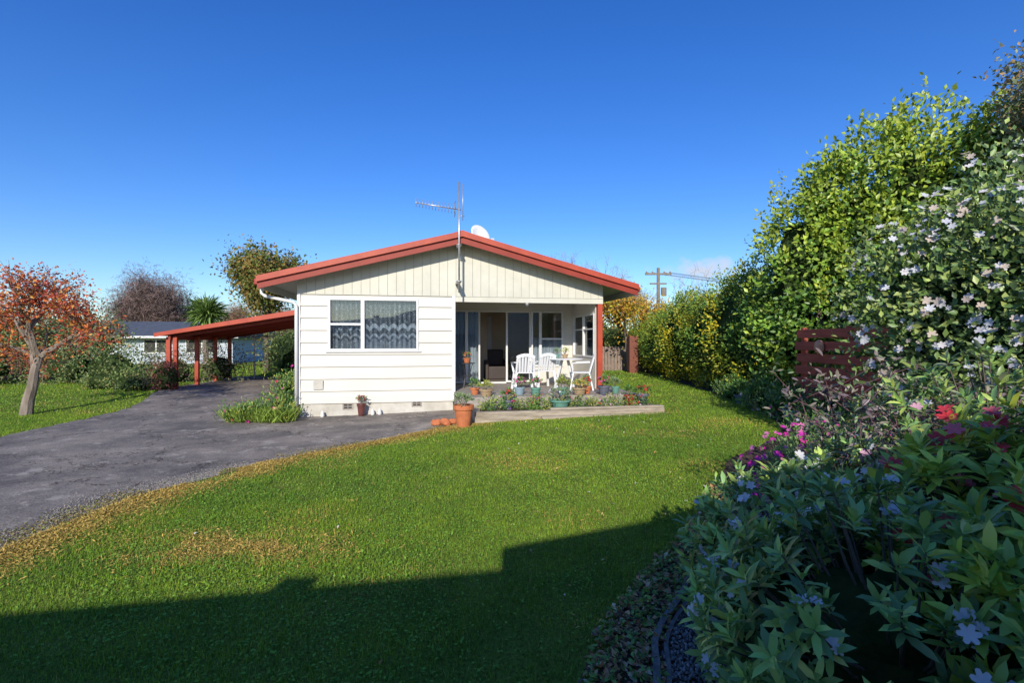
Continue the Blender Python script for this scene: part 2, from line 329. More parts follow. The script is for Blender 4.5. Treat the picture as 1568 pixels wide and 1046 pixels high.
# ------------------------------------------------------------ grass
def dist_to_poly(x,y,poly):
    d=np.full(x.shape,1e9)
    for i in range(len(poly)-1):
        ax,ay=poly[i];bx,by=poly[i+1];dx,dy=bx-ax,by-ay;t=np.clip(((x-ax)*dx+(y-ay)*dy)/(dx*dx+dy*dy+1e-9),0,1)
        d=np.minimum(d,np.hypot(x-ax-t*dx,y-ay-t*dy))
    return d
HOX,HOY=-4.62,10.5
def hl(u,t): return (HOX+.984*u-.178*t, HOY+.178*u+.984*t)
housepoly=[hl(-.02,-.0),hl(3.4,0),hl(3.6,-2.02),hl(7.55,-1.95),hl(7.5,0),hl(6.9,.2),hl(6.9,11),hl(0,11)]
def grass_pts(y0,y1,dens,xl,xr):
    n=int((y1-y0)*(xr-xl)*dens); x=rng.uniform(xl,xr,n); y=rng.uniform(y0,y1,n)
    vis=(np.abs(x)<y*1.1+1.0)
    x=x[vis];y=y[vis]; k=~inpoly(x,y,drive_r)&~inpoly(x,y,bed_r)&~inpoly(x,y,housepoly)
    return x[k],y[k]
bands=[(1.6,3.2,11000,.0034,.025),(3.2,5.0,9000,.0042,.025),(5,7.5,4500,.006,.025),(7.5,11,2000,.009,.027),(11,18,420,.017,.035),(18,30,90,.035,.05)]
X=[];Y=[];W=[];H=[]
for (a,bb,dn,w,h) in bands:
    x,y=grass_pts(a,bb,dn,-min(1.08*bb+1,20),min(bb*.7,6.2)); X.append(x);Y.append(y);W.append(np.full(len(x),w));H.append(np.full(len(x),h))
X=np.concatenate(X);Y=np.concatenate(Y);W=np.concatenate(W);H=np.concatenate(H); N=len(X)
dd=dist_to_poly(X,Y,drive[:8])
lum=np.clip(nz(X,Y,1.3,1)*.45+nz(X,Y,5.5,2)*.4+.5,0,1); dry=np.clip(nz(X,Y,2.0,4)*.9-.3,0,1)*.45
patch=np.clip(1.25-np.hypot((X+2.3)/1.0,(Y-3.85)/.36)+nz(X,Y,6,8)*.25,0,1)
edge=np.clip(1.2-dd/.50+nz(X,Y,4,9)*.45,0,1)*(Y<9.6)*(X>-4.6)
edge2=np.clip(1-dist_to_poly(X,Y,housepoly+[housepoly[0]])/.3,0,1)*.6
dry=np.maximum(np.maximum(dry,patch*.8),np.maximum(edge,edge2))
gr=np.array([.115,.175,.016]); gd=np.array([.062,.118,.014]); st=np.array([.33,.225,.065])
c=gd[None]*(1-lum[:,None])+gr[None]*lum[:,None]; rnd=rng.random(N)
c=np.where((rnd<dry*.85)[:,None],st[None]*rng.uniform(.5,1.1,(N,1)),c*rng.uniform(.6,1.4,(N,1)))
c=np.where((rng.random(N)<.07)[:,None],np.array([.18,.175,.045])[None]*rng.uniform(.7,1.2,(N,1)),c)
a=rng.uniform(0,6.283,N); z=np.zeros(N)
R=np.stack([np.stack([np.cos(a),np.sin(a),z],1),np.stack([-np.sin(a),np.cos(a),z],1),np.stack([z,z,z+1],1)],axis=2)
lean=rng.uniform(.5,2.4,N); hh=H*rng.uniform(.5,1.3,N)*(1+.35*nz(X,Y,5,3))*(1-.3*edge)
inst('lawn_grass',*T_blade,np.stack([X,Y,g(X,Y)],1),R,np.stack([hh*lean,W*rng.uniform(.7,1.5,N),hh],1),c,M_blade)
n=28000; t=rng.random(n); EY=[1,3.8,5.05,6.5,8,9];EX_=[-4.1,-4,-3.95,-3.35,-2,-1.0]
yy=np.interp(t,[0,.4,.7,1],[2.5,5,6.6,9.1]); xx=np.interp(yy,EY,EX_)+np.abs(rng.normal(size=n))*.24-.03; k=nz(xx,yy,2.6,61)>-.6; xs1,ys1=xx[k],yy[k]
n=5200; xs2=-2.3+rng.normal(size=n)*.55; ys2=3.88+rng.normal(size=n)*.17; k=nz(xs2,ys2,6,8)>-.2; xs2,ys2=xs2[k],ys2[k]
n=16000; xs3=rng.uniform(-3.5,3.5,n); ys3=rng.uniform(2.4,9.5,n); k=(nz(xs3,ys3,2.0,4)>.5)&~inpoly(xs3,ys3,drive_r); xs3,ys3=xs3[k],ys3[k]
x=np.concatenate([xs1,xs2,xs3]);y=np.concatenate([ys1,ys2,ys3]); k=~inpoly(x,y,bed_r)&~inpoly(x,y,housepoly); x=x[k];y=y[k];N=len(x)
inst('dry_grass',*T_leaf,np.stack([x,y,g(x,y)+rng.uniform(.012,.026,N)],1),frames(rv(N)*np.array([1,1,.35]),np.array([[0,0,1.]])+rv(N)*.6),np.stack([rng.uniform(.018,.045,N),rng.uniform(.008,.02,N),np.full(N,.02)],1),np.array([[.40,.28,.075]])*rng.uniform(.5,1.25,(N,1)),M_dull)
x,y=grass_pts(1.8,7.5,1700,-8,5); p=(nz(x,y,1.8,12)>.0)|(rng.random(len(x))<.25); x=x[p];y=y[p];N=len(x)
inst('lawn_clover',*T_leaf,np.stack([x,y,g(x,y)+rng.uniform(.012,.028,N)],1),frames(rv(N)*np.array([1,1,.3]),np.array([[0,0,1.]])+rv(N)*.5),rng.uniform(.012,.03,N),np.array([[.08,.15,.022]])*rng.uniform(.6,1.5,(N,1)),M_blade)
def scatter(name,n,fx,size,pal,tm=T_leaf,mat=M_dull,h=.02,flat=.35):
    x,y=fx(n); N=len(x); pal=np.array(pal)
    return inst(name,*tm,np.stack([x,y,g(x,y)+h],1),frames(rv(N)*np.array([1,1,.35]),np.array([[0,0,1.]])+rv(N)*flat),size*rng.uniform(.5,1.4,N),pal[rng.choice(len(pal),N)]*rng.uniform(.6,1.3,(N,1)),mat)
def lawnf(n):
    x=3.2-np.abs(rng.normal(size=n))*2.3;y=rng.uniform(2.2,11,n);k=~inpoly(x,y,drive_r)&~inpoly(x,y,housepoly)&~inpoly(x,y,bed_r); return x[k],y[k]
scatter('fallen_leaves',340,lawnf,.035,[(.3,.16,.05),(.38,.28,.12),(.18,.09,.04),(.45,.4,.36)],h=.03)
edgel=[(.6,0.6),(.62,1.2),(.64,2.0),(.74,2.56),(1.08,3.1),(1.45,3.62),(2.1,4.57),(2.7,5.5)]
def ex(y): return np.interp(y,[p[1] for p in edgel],[p[0] for p in edgel])
def bedleft(n):
    y=1.2+4.2*rng.random(n)**1.1; lo_=np.interp(y,[1.2,2.2,2.8,3.42,4.4,5.5],[.3,.36,.57,1.0,1.75,2.3]); return lo_-.06+(ex(y)-lo_+.1)*rng.random(n),y
scatter('leaf_litter',3400,bedleft,.045,[(.34,.17,.08),(.44,.27,.14),(.24,.13,.06),(.14,.09,.06),(.5,.36,.22)],h=.03,flat=.8)
scatter('bed_weeds',3000,bedleft,.032,[(.08,.14,.03),(.11,.19,.04)],h=.045,flat=.9,mat=M_leaf)
y=1.0+4.6*rng.random(30000); x=ex(y)+.05+rng.random(30000)*.9;N=len(x);gg=rng.uniform(.10,.42,(N,1))
inst('gravel',*T_stone,np.stack([x,y,g(x,y)+rng.uniform(.005,.03,N)],1),frames(rv(N),rv(N)),rng.uniform(.006,.013,N),gg*np.array([[1,.97,.92]]),M_stone)
n=12000; t=rng.random(n); yy=np.interp(t,[0,.6,.85,1],[1.5,5,6.6,9]); xx=np.interp(yy,EY,EX_)-np.abs(rng.normal(size=n))*.48*(1.2-t)
k=nz(xx,yy,2.5,44)>-.4; xx=xx[k];yy=yy[k];n=len(xx)
inst('loose_stones',*T_stone,np.stack([xx,yy,g(xx,yy)+.008],1),frames(rv(n),rv(n)),rng.uniform(.004,.012,n),rng.uniform(.12,.34,(n,1))*np.array([[1,.92,.80]]),M_stone)
n=16000;t=rng.random(n); yy=np.interp(t,[0,.5,.75,1],[1.5,5,6.6,9]); xx=np.interp(yy,EY,EX_)-np.abs(rng.normal(size=n))*.22+.05
k=nz(xx,yy,3,22)>-.2; xx=xx[k];yy=yy[k];n=len(xx)
inst('driveway_moss',*T_leaf,np.stack([xx,yy,g(xx,yy)+.014],1),frames(rv(n)*np.array([1,1,.3]),np.array([[0,0,1.]])+rv(n)*.6),rng.uniform(.012,.03,n),np.where(rng.random((n,1))<.5,np.array([[.16,.16,.04]]),np.array([[.22,.16,.07]]))*rng.uniform(.5,1.5,(n,1)),M_dull)
mb=MB(); pts=[]
for k in range(60):
    y=.6+4.9*k/59; pts.append((float(ex(y))+.012*math.sin(k*.9),y))
for sgn in (0,.06):
    for i in range(len(pts)-1):
        (x0,y0),(x1,y1)=pts[i],pts[i+1]; z0=gz(x0,y0)
        mb.bar((x0+sgn,y0,z0+.022-sgn*.15),(x1+sgn,y1,gz(x1,y1)+.022-sgn*.15),.035 if sgn==0 else .022,.05)
mb.obj('bed_edging',nmat('edging',(.12,.115,.11),(.26,.235,.21),14,.85,.5,30,.15))
# ------------------------------------------------------------ HOUSE
H=empty('bungalow_house',(HOX,HOY,0),math.atan2(.178,.984))
def rt(u): return 4.07-(3.5-u)*(1.08/4.18) if u<3.5 else 4.07-(u-3.5)*(1.08/4.1)
UL,UR=-.68,7.6
wb=MB(); win=(.60,2.545,1.44,2.61)
def board(u0,u1,z0,z1,zb,h):
    def yy(z): return -.034+.028*(z-zb)/h
    wb.add([(u0,yy(z0),z0),(u1,yy(z0),z0),(u1,yy(z1),z1),(u0,yy(z1),z1),(u0,.02,z0),(u1,.02,z0),(u1,.02,z1),(u0,.02,z1)],[(0,1,2,3),(0,4,5,1),(0,3,7,4),(1,5,6,2),(3,2,6,7)])
hb=.268; zt=2.70
while zt>.40:
    zb=zt-hb
    if zb<win[3] and zt>win[2]:
        for a0,a1 in ((zb,min(zt,win[2])),(max(zb,win[3]),zt)):
            if a1-a0>.003 and a0<a1: board(0,3.34,a0,a1,zb,hb)
        a0=max(zb,win[2]);a1=min(zt,win[3]); board(0,win[0],a0,a1,zb,hb); board(win[1],3.34,a0,a1,zb,hb)
    else: board(0,3.34,zb,zt,zb,hb)
    zt=zb
wb.obj('weatherboards',M_white,H); zbot=zt
mb=MB(); z_=2.70-hb
while z_>.5:
    if win[2]-.05<z_<win[3]+.02: mb.box(.03,win[0]-.02,-.012,-.006,z_-.005,z_-.001); mb.box(win[1]+.02,3.3,-.012,-.006,z_-.005,z_-.001)
    else: mb.box(.03,3.3,-.012,-.006,z_-.005,z_-.001)
    z_-=hb
mb.obj('board_joints',nmat('joint_gap',(.3,.28,.25)),H)
mb=MB(); mb.box(.02,3.32,.0,.15,-.1,zbot); mb.obj('foundation',M_found,H)
mb=MB()
for u0 in (.93,1.02,2.42,2.51):
    for k in range(3): mb.box(u0,u0+.075,-.006,.0,.17+.055*k+.03*(u0>2),.205+.055*k+.03*(u0>2))
mb.obj('foundation_vents',M_dark,H)
mb=MB(); mb.box(.9,1.13,-.004,.002,.14,.35); mb.box(2.39,2.62,-.004,.002,.17,.38); mb.obj('vent_frames',M_conc,H)
mb=MB(); mb.box(-.035,.03,-.045,.03,zbot,2.70); mb.box(3.30,3.37,-.045,.03,zbot,2.70); mb.obj('corner_boards',M_trim,H)
mb=MB(); mb.box(0,.12,.15,11,-.1,2.95); mb.box(.0,6.85,10.9,11,-.1,2.95); mb.box(6.73,6.85,2.0,10.9,-.1,2.95); mb.box(3.26,3.34,.03,2.0,.3,2.7); mb.prism([(0,2.7),(6.85,2.7),(6.85,rt(6.85)-.1),(3.5,3.96),(0,rt(0)-.1)],11.0,11.08); mb.obj('outer_walls',M_white,H)
gb=MB(); u=-.03
while u<6.9:
    u1=min(u+.19,6.93); q=.006
    if u<3.5<u1: pts=[(u,2.68),(u1-q,2.68),(u1-q,rt(u1)-.09),(3.5,3.98),(u,rt(u)-.09)]
    else: pts=[(u,2.68),(u1-q,2.68),(u1-q,rt(u1)-.09),(u,rt(u)-.09)]
    gb.prism(pts,-.042,-.012); u=u1
gb.obj('gable_boards',M_cream,H)
mb=MB(); mb.prism([(-.03,2.685),(6.93,2.685),(6.93,rt(6.93)-.09),(3.5,3.97),(-.03,rt(-.03)-.09)],-.008,.06); mb.obj('gable_backing',nmat('gable_groove',(.32,.31,.26)),H)
mb=MB(); mb.box(3.37,6.93,-.03,.10,2.56,2.678); mb.obj('verandah_beam',M_cream,H)
mb=MB(); mb.box(3.34,6.95,.10,2.0,2.70,2.74); mb.obj('verandah_ceiling',M_cream,H)
mb=MB(); mb.box(.12,3.3,.1,11,2.72,2.76); mb.box(3.3,6.73,2.1,11,2.72,2.76); mb.obj('ceiling',M_beige,H)
mb=MB()
for a,b_ in ((UL,3.5),(3.5,UR)):
    mb.prism([(a,rt(a)-.06),(b_,rt(b_)-.06),(b_,rt(b_)-.005),(a,rt(a)-.005)],-.44,11.6)
mb.obj('roof',M_roof,H)
mb=MB()
for a,b_ in ((UL+.02,3.5),(3.5,UR-.02)): mb.prism([(a,rt(a)-.10),(b_,rt(b_)-.10),(b_,rt(b_)-.063),(a,rt(a)-.063)],-.44,11.5)
mb.obj('soffit',M_cream,H)
mb=MB()
for a,b_ in ((UL-.02,3.5),(3.5,UR+.02)): mb.prism([(a,rt(a)-.25),(b_,rt(b_)-.25),(b_,rt(b_)-.08),(a,rt(a)-.08)],-.475,-.442)
mb.obj('barge_board',M_red2,H)
mb=MB()
for a,b_ in ((UL-.03,3.5),(3.5,UR+.03)): mb.prism([(a,rt(a)-.11),(b_,rt(b_)-.11),(b_,rt(b_)+.012),(a,rt(a)+.012)],-.53,-.478); mb.prism([(a,rt(a)+.0),(b_,rt(b_)+.0),(b_,rt(b_)+.016),(a,rt(a)+.016)],-.477,-.30)
mb.obj('barge_flashing',M_red,H)
mb=MB(); mb.prism([(3.32,4.035),(3.5,4.085),(3.68,4.035),(3.68,4.05),(3.5,4.105),(3.32,4.05)],-.49,11.6); mb.obj('ridge_cap',M_red,H)
mb=MB(); mb.box(UL-.10,UL+.0,-.44,11.5,rt(UL)-.17,rt(UL)-.04); mb.box(UR,UR+.10,-.44,11.5,rt(UR)-.17,rt(UR)-.04); mb.obj('gutters',M_red2,H,bevel=.02)
mb=MB(); mb.box(UL,UL+.03,-.44,11.5,rt(UL)-.25,rt(UL)-.1);mb.box(UR-.03,UR,-.44,11.5,rt(UR)-.25,rt(UR)-.1); mb.obj('eave_fascia',M_cream,H)
mb=MB(); mb.tube([(UL-.05,-.1,2.84),(UL-.05,-.1,2.68),(UL+.02,-.1,2.62),(-.35,-.09,2.55),(-.10,-.085,2.50),(-.04,-.085,2.42),(-.04,-.085,.15)],.036,10); mb.obj('downpipe',M_trim,H,True)
def window(name,u0,u1,z0,z1,y,splits,transoms,parent,fw=.05,curt=M_lace,top=0):
    fr=MB(); d0,d1=y-.055,y+.03
    fr.box(u0,u0+fw,d0,d1,z0,z1);fr.box(u1-fw,u1,d0,d1,z0,z1);fr.box(u0+fw,u1-fw,d0,d1,z1-fw,z1);fr.box(u0+fw,u1-fw,d0,d1,z0,z0+fw)
    for s in splits: fr.box(s-fw*.8,s+fw*.8,d0+.004,d1,z0+fw,z1-fw)
    for (a,b_,zz_) in transoms: fr.box(a,b_,d0+.007,d1,zz_-fw*.5,zz_+fw*.5)
    fr.obj(name+'_frame',M_trim,parent,bevel=.006)
    gl=MB(); gl.box(u0+fw,u1-fw,y+.002,y+.006,z0+fw,z1-fw); gl.obj(name+'_glass',M_glass,parent)
    if curt:
        cv=[];cf=[];n=160
        for i in range(n+1):
            uu=u0+(u1-u0)*i/n; yv=y+.09+.018*math.sin(uu*52)+.008*math.sin(uu*97+1); cv+=[(uu,yv,z0),(uu,yv,z1-.02-top)]
            if i<n: cf.append((2*i,2*i+2,2*i+3,2*i+1))
        c_=MB(); c_.add(cv,cf); c_.obj(name+'_curtain',curt,parent,True)
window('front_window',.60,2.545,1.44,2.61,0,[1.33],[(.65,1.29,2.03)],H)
mb=MB(); mb.box(.55,2.6,-.07,-.02,1.415,1.438); mb.obj('front_window_sill',M_trim,H)
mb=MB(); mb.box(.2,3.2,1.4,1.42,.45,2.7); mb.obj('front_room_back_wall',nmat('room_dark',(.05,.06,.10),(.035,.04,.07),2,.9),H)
mb=MB(); mb.box(.30,.50,-.06,-.012,.60,.80); mb.obj('meter_box',M_found,H,bevel=.006)
mb=MB(); mb.box(3.34,3.46,2.0,2.1,.5,2.7); mb.box(3.46,6.73,2.0,2.1,2.50,2.7); mb.box(6.52,6.73,2.0,2.1,.5,2.5); mb.box(5.84,6.52,2.0,2.1,.5,.95); mb.obj('verandah_wall',M_white,H)
window('verandah_door_left',3.46,4.17,.52,2.50,2.02,[3.80],[],H,.045,M_curt)
window('sliding_door',4.89,5.60,.52,2.50,2.06,[],[],H,.05,None)
window('verandah_window',5.60,6.52,.95,2.50,2.02,[5.86],[(5.9,6.48,1.72)],H,.045,M_curt,.72)
mb=MB(); mb.box(5.60,5.84,2.0,2.1,.5,.95); mb.obj('door_panel',M_white,H)
mb=MB(); mb.box(4.17,4.89,1.96,2.1,.5,.54); mb.box(4.17,4.89,1.99,2.1,2.46,2.5); mb.obj('door_track',M_trim,H)
mb=MB(); mb.box(3.4,6.7,2.1,6.4,.44,.50); mb.obj('interior_floor',M_carpet,H)
mb=MB(); mb.box(3.4,4.55,3.4,3.5,.5,2.7); mb.box(4.55,6.7,4.2,4.3,.5,2.7); mb.box(6.66,6.72,2.1,6,.5,2.7); mb.obj('interior_walls',M_beige,H)
mb=MB(); mb.box(4.62,4.78,4.14,4.19,.5,2.45); mb.obj('interior_door',M_trim,H)
mb=MB(); mb.box(4.55,5.1,3.2,3.8,.5,.9); mb.box(4.55,5.1,3.75,3.9,.9,1.4); mb.box(4.45,4.57,3.15,3.9,.5,1.1); mb.box(5.08,5.2,3.15,3.9,.5,1.1); mb.obj('armchair',nmat('armchair_fabric',(.06,.045,.04)),H,bevel=.04)
mb=MB(); mb.box(6.79,6.87,.12,2.0,.5,1.25); mb.box(6.79,6.87,.12,2.0,2.35,2.7); mb.box(6.79,6.87,1.9,2.0,1.25,2.35); mb.box(6.79,6.87,.12,.2,1.25,2.35); mb.obj('end_screen_wall',M_white,H)
mb=MB()
for t0 in (.2,1.02,1.85): mb.box(6.77,6.89,t0,t0+.05,1.25,2.35)
mb.box(6.77,6.89,.25,1.85,1.25,1.29); mb.box(6.77,6.89,.25,1.85,2.31,2.35); mb.box(6.775,6.885,.25,1.85,1.95,1.98); mb.obj('end_screen_frame',M_trim,H)
mb=MB(); mb.box(6.83,6.834,.25,1.85,1.29,2.31); mb.obj('end_screen_glass',M_glass,H)
mb=MB(); mb.box(6.80,6.92,-.03,.09,.5,2.558); mb.obj('verandah_post',M_red,H,bevel=.006)
mb=MB(); mb.box(3.34,7.35,-1.25,2.0,-.1,.5); mb.obj('patio_slab',M_conc,H,bevel=.015)
mb=MB(); mb.lathe([(.0,0),(.05,0),(.055,-.03),(.03,-.06),(.0,-.09)][::-1],(5.06,.02,2.56),12); mb.obj('porch_lamp',M_metal,H,True)
mb=MB(); mb.tube([(3.42,-.56,2.72),(3.42,-.56,5.14)],.021,8)
for z_ in (2.95,3.75): mb.box(3.37,3.47,-.58,-.04,z_,z_+.03)
mb.tube([(3.46,-.56,4.53),(2.50,-.62,4.62)],.013,6)
for i in range(13):
    f=i/12; x_=2.50+.82*f; z_=4.62-.075*f; mb.tube([(x_,-.62+.06*f,z_-.09-.02*f),(x_,-.62+.06*f,z_+.09+.02*f)],.007,5)
for dz in (-.13,.0,.13): mb.tube([(3.33,-.74,4.55+dz),(3.33,-.34,4.55+dz)],.007,5)
mb.tube([(3.33,-.54,4.40),(3.33,-.54,4.70)],.008,5)
mb.tube([(3.50,-.56,5.1),(3.50,-.56,4.3)],.009,5); mb.tube([(3.42,-.56,4.4),(3.54,-.56,4.4)],.008,5)
mb.obj('tv_antenna',M_metal,H,True)
mb=MB(); mb.tube([(3.42,-.50,3.8),(3.50,-.05,3.62),(3.51,-.05,2.72)],.006,5); mb.box(3.47,3.53,-.09,-.043,3.52,3.6); mb.obj('antenna_cable',M_trim,H)
dm=MB(); dm.lathe([(0.001,0),(.10,.008),(.18,.028),(.25,.06),(.255,.062),(.25,.066),(.17,.036),(.10,.016),(0.001,.008)],(0,0,0),28)
d=dm.obj('satellite_dish',M_plastic,H,True); d.location=(3.98,.55,4.22); d.rotation_euler=(math.radians(66),math.radians(4),math.radians(28)); d.scale=(1.05,1.05,1.05)
mb=MB(); mb.tube([(3.98,.6,3.9),(3.98,.62,4.15)],.02,8); mb.tube([(4.0,.55,4.1),(4.25,.25,4.06)],.012,6); mb.box(4.22,4.30,.2,.29,4.02,4.10); mb.obj('dish_mount',M_metal,H)
# ------------------------------------------------------------ carport
C=empty('carport',(-11.1,15.5,0),math.atan2(.178,.984)); gzc=.12
mb=MB()
for t in (0,1.5,3.0,4.4): mb.box(.2,.32,t,t+.12,gzc-.1,1.80+.02)
mb.box(-.02,.10,.05,.17,gzc-.1,1.80)
mb.obj('posts',M_red,C,bevel=.006)
def cz(x): return 1.84+.175*x
mb=MB(); mb.prism([(-.25,cz(-.25)),(5.9,cz(5.9)),(5.9,cz(5.9)+.19),(-.25,cz(-.25)+.12)],-.2,-.15); mb.obj('front_fascia',M_red,C)
mb=MB(); mb.prism([(-.2,cz(-.2)+.02),(5.9,cz(5.9)+.02),(5.9,cz(5.9)+.09),(-.2,cz(-.2)+.09)],-.145,5.2); mb.obj('roof_sheet',M_roof,C)
mb=MB()
for t in (0,1.5,3.0,4.4): mb.prism([(.0,cz(0)-.11),(5.8,cz(5.8)-.11),(5.8,cz(5.8)+.015),(.0,cz(0)+.015)],t+.13,t+.18)
mb.box(.12,.18,-.1,5.0,1.70,1.84); mb.obj('rafters',M_red2,C)
# ------------------------------------------------------------ planter, pots, furniture
P=empty('patio_planter',(HOX,HOY,0),math.atan2(.178,.984))
mb=MB(); mb.box(3.62,7.50,-2.0,-1.86,-.05,.30); mb.box(3.62,3.74,-1.86,-1.26,-.05,.30); mb.box(7.38,7.50,-1.86,-1.26,-.05,.30); mb.box(4.9,7.56,-2.10,-2.002,-.05,.20); mb.box(5.1,7.5,-1.99,-1.87,.302,.345); mb.obj('low_wall',nmat('weathered_sleeper',(.46,.39,.30),(.24,.20,.15),5,.85,.6,30,.2,stretch=(.4,2,3)),P,bevel=.015)
mb=MB(); mb.box(3.74,7.38,-1.86,-1.26,-.05,.27); mb.obj('planter_soil',M_soil,P)
def wl(u,t,z): a=hl(u,t); return (a[0],a[1],z)
def pot(name,loc,r,h,mat,pal,fl=None,ph=.25,n=260,ls=.05,square=False):
    e=empty(name,loc); mb=MB()
    mb.lathe([(r*.68,0),(r*.95,h*.80),(r*1.08,h*.80),(r*1.1,h),(r*.96,h),(r*.92,h*.86)],(0,0,0),20); mb.obj('pot',mat,e,False,.003)
    mb=MB(); mb.lathe([(r*.9,h*.84),(r*.88,h*.88)],(0,0,0),12); mb.obj('potting_soil',M_soil,e)
    bl=[(0,0,h+ph*.45,r*1.15,r*1.15,ph*.6)]
    B=np.array(bl); k=max(3,n//8); v=rv(k); v[:,2]=np.abs(v[:,2])*1.0-.15; ct=B[0,:3]+v*B[0,3:]*rng.uniform(.4,1.1,(k,1)); ci=np.repeat(np.arange(k),8); N=k*8
    pos=ct[ci]+rng.normal(size=(N,3))*.02; pl=np.array(pal)
    inst('leaves',*T_long,pos,frames(v[ci]+rv(N)*.6+np.array([0,0,.3]),rv(N)*.5+np.array([0,-.4,.8])),ls*rng.uniform(.7,1.3,N),pl[rng.choice(len(pl),N)]*rng.uniform(.6,1.3,(N,1)),M_leaf,e)
    mb=MB()
    for i in range(7): a=random.uniform(0,6.28); mb.tube([(0,0,h*.85),(r*.4*math.cos(a),r*.4*math.sin(a),h+ph*.3),(r*.8*math.cos(a),r*.8*math.sin(a),h+ph*.75)],[.006,.004,.002],4)
    mb.obj('stems',M_bark,e)
    if fl:
        k=22; v=rv(k); v[:,2]=np.abs(v[:,2]); ct=B[0,:3]+v*B[0,3:]*1.05; nn=norm(v+np.array([0,-.4,.2]))
        inst('flowers',*T_flower,ct,frames(np.cross(nn,rv(k)),nn),.020*rng.uniform(.7,1.3,k),np.array([fl])*rng.uniform(.7,1.1,(k,1)),M_petal,e)
    return e
G1=[(.05,.11,.02),(.08,.15,.03),(.03,.07,.02)]; G2=[(.09,.13,.06),(.12,.16,.07)]; G3=[(.13,.17,.03),(.2,.2,.04)]
pink=(.60,.09,.26); redf=(.5,.04,.04); white=(.66,.66,.68)
mgreen=nmat('green_pot',(.14,.32,.24),(.10,.23,.18)); mgrey=nmat('grey_pot',(.14,.15,.19),(.09,.095,.12)); mcreamp=nmat('cream_pot',(.46,.33,.19),(.33,.23,.13)); mredp=nmat('red_pot',(.45,.04,.03),(.33,.03,.03)); mblue=nmat('blue_grey_pot',(.28,.38,.45),(.20,.28,.33))
pot('terracotta_pot',(-.89,8.86,gz(-.89,8.86)),.175,.40,M_terra,G2,None,.2,260,.06)
for (u_,t_,z_,r_,h_,m_,pl_,f_,ph_) in [(3.95,-1.1,.5,.14,.15,mcreamp,G3,None,.16),(4.35,-1.5,.27,.10,.20,mgrey,G1,redf,.2),(5.0,-1.15,.5,.10,.17,mgreen,G1,pink,.2),(5.38,-1.70,.27,.19,.20,mgreen,G2,white,.28),(5.95,-1.2,.5,.15,.16,mcreamp,G3,(.6,.4,.1),.15),(6.5,-1.2,.5,.13,.19,mgrey,G1,pink,.2),(6.85,-1.0,.5,.09,.15,mgreen,G2,None,.2),(7.0,-1.4,.30,.11,.20,mredp,G1,None,.18),(7.25,-1.5,.30,.12,.24,mgrey,G1,redf,.16),(4.7,-.9,.5,.11,.16,mblue,G1,pink,.22),(6.2,-.95,.5,.1,.16,M_terra,G1,redf,.2),(3.75,-.7,.5,.1,.14,M_terra,G1,None,.18),(5.6,-1.1,.5,.1,.16,mgreen,G3,None,.22)]:
    pot('flower_pot',wl(u_,t_,z_),r_,h_,m_,pl_,f_,ph_,180,.055)
bl=[(*wl(3.95+.27*i,-1.58,.30)[:2],.36,.17,.16,.16+.05*math.sin(i*2.1)) for i in range(13)]
e=empty('planter_flowers'); foliage('leaves',bl,5000,.05,G1+G3,e,cr=.05,tmpl=T_long,lo=.3,hi=1.1); flowers('blooms',bl,110,.020,[pink,redf,(.6,.45,.5),(.25,.08,.4)],e)
mb=MB()
for (x_,y_,s_,rx_,rz_) in ((-1.42,9.08,.09,.5,.3),(-1.24,8.98,.10,1.0,2.0),(-1.12,9.14,.08,.2,4)):
    z0=gz(x_,y_); prof=[(s_*.6,0),(s_*.95,s_*.25),(s_,s_*.7),(s_*.75,s_*1.15),(s_*.4,s_*1.35),(.001,s_*1.4)]
    o=len(mb.v); mb.lathe(prof,(0,0,-s_*.6),10); Rm=Matrix.Rotation(rz_,3,'Z')@Matrix.Rotation(rx_,3,'X')
    for i in range(o,len(mb.v)):
        q=Rm@Vector(mb.v[i]); mb.v[i]=(x_+q.x*1.2,y_+q.y,z0+max(q.z*(.85+.2*math.sin(i*1.7))+s_*.6,.01))
mb.obj('broken_terracotta_pots',M_terra)
pot('ceramic_urn',wl(1.32,-.18,gz(*hl(1.32,-.18))),.09,.28,nmat('urn_glaze',(.16,.05,.045),(.08,.035,.03),9,.35),G1,(.3,.05,.05),.16,80,.05)
mb=MB()
for u_ in (.5,1.55,1.7):
    x_,y_=hl(u_,-.12); mb.lathe([(.03,0),(.045,.03),(.035,.1),(.02,.14),(.001,.15)],(x_,y_,gz(x_,y_)),8)
mb.obj('white_garden_ornament',M_trim)
def chair(loc,rz,name='plastic_chair'):
    e=empty(name,loc,rz); mb=MB()
    mb.box(-.21,.21,-.22,.20,.405,.43)
    for sx in (-1,1):
        mb.bar((sx*.20,-.19,.42),(sx*.25,-.26,0),.06,.035,(0,1,0)); mb.bar((sx*.20,.18,.42),(sx*.25,.27,0),.06,.035,(0,1,0))
        mb.bar((sx*.25,-.23,.64),(sx*.235,.20,.66),.06,.024); mb.bar((sx*.25,-.235,.64),(sx*.215,-.20,.42),.05,.028,(0,1,0))
        mb.bar((sx*.21,.19,.42),(sx*.19,.30,.80),.05,.028,(0,1,0))
    for i in range(5):
        f=(i-2)/2; mb.bar((f*.13,.19,.42),(f*.145,.30,.82-.03*abs(f)),.055,.014,(0,1,0))
    top=[(-.21,.295,.77),(-.13,.305,.815),(0,.31,.835),(.13,.305,.815),(.21,.295,.77)]
    for a_,b_ in zip(top[:-1],top[1:]): mb.bar(a_,b_,.02,.08)
    mb.obj('chair_body',M_plastic,e,bevel=.006)
chair((.28,11.45,.5),math.radians(188)); chair((.78,12.1,.5),math.radians(200)); chair((1.66,11.55,.5),math.radians(262))
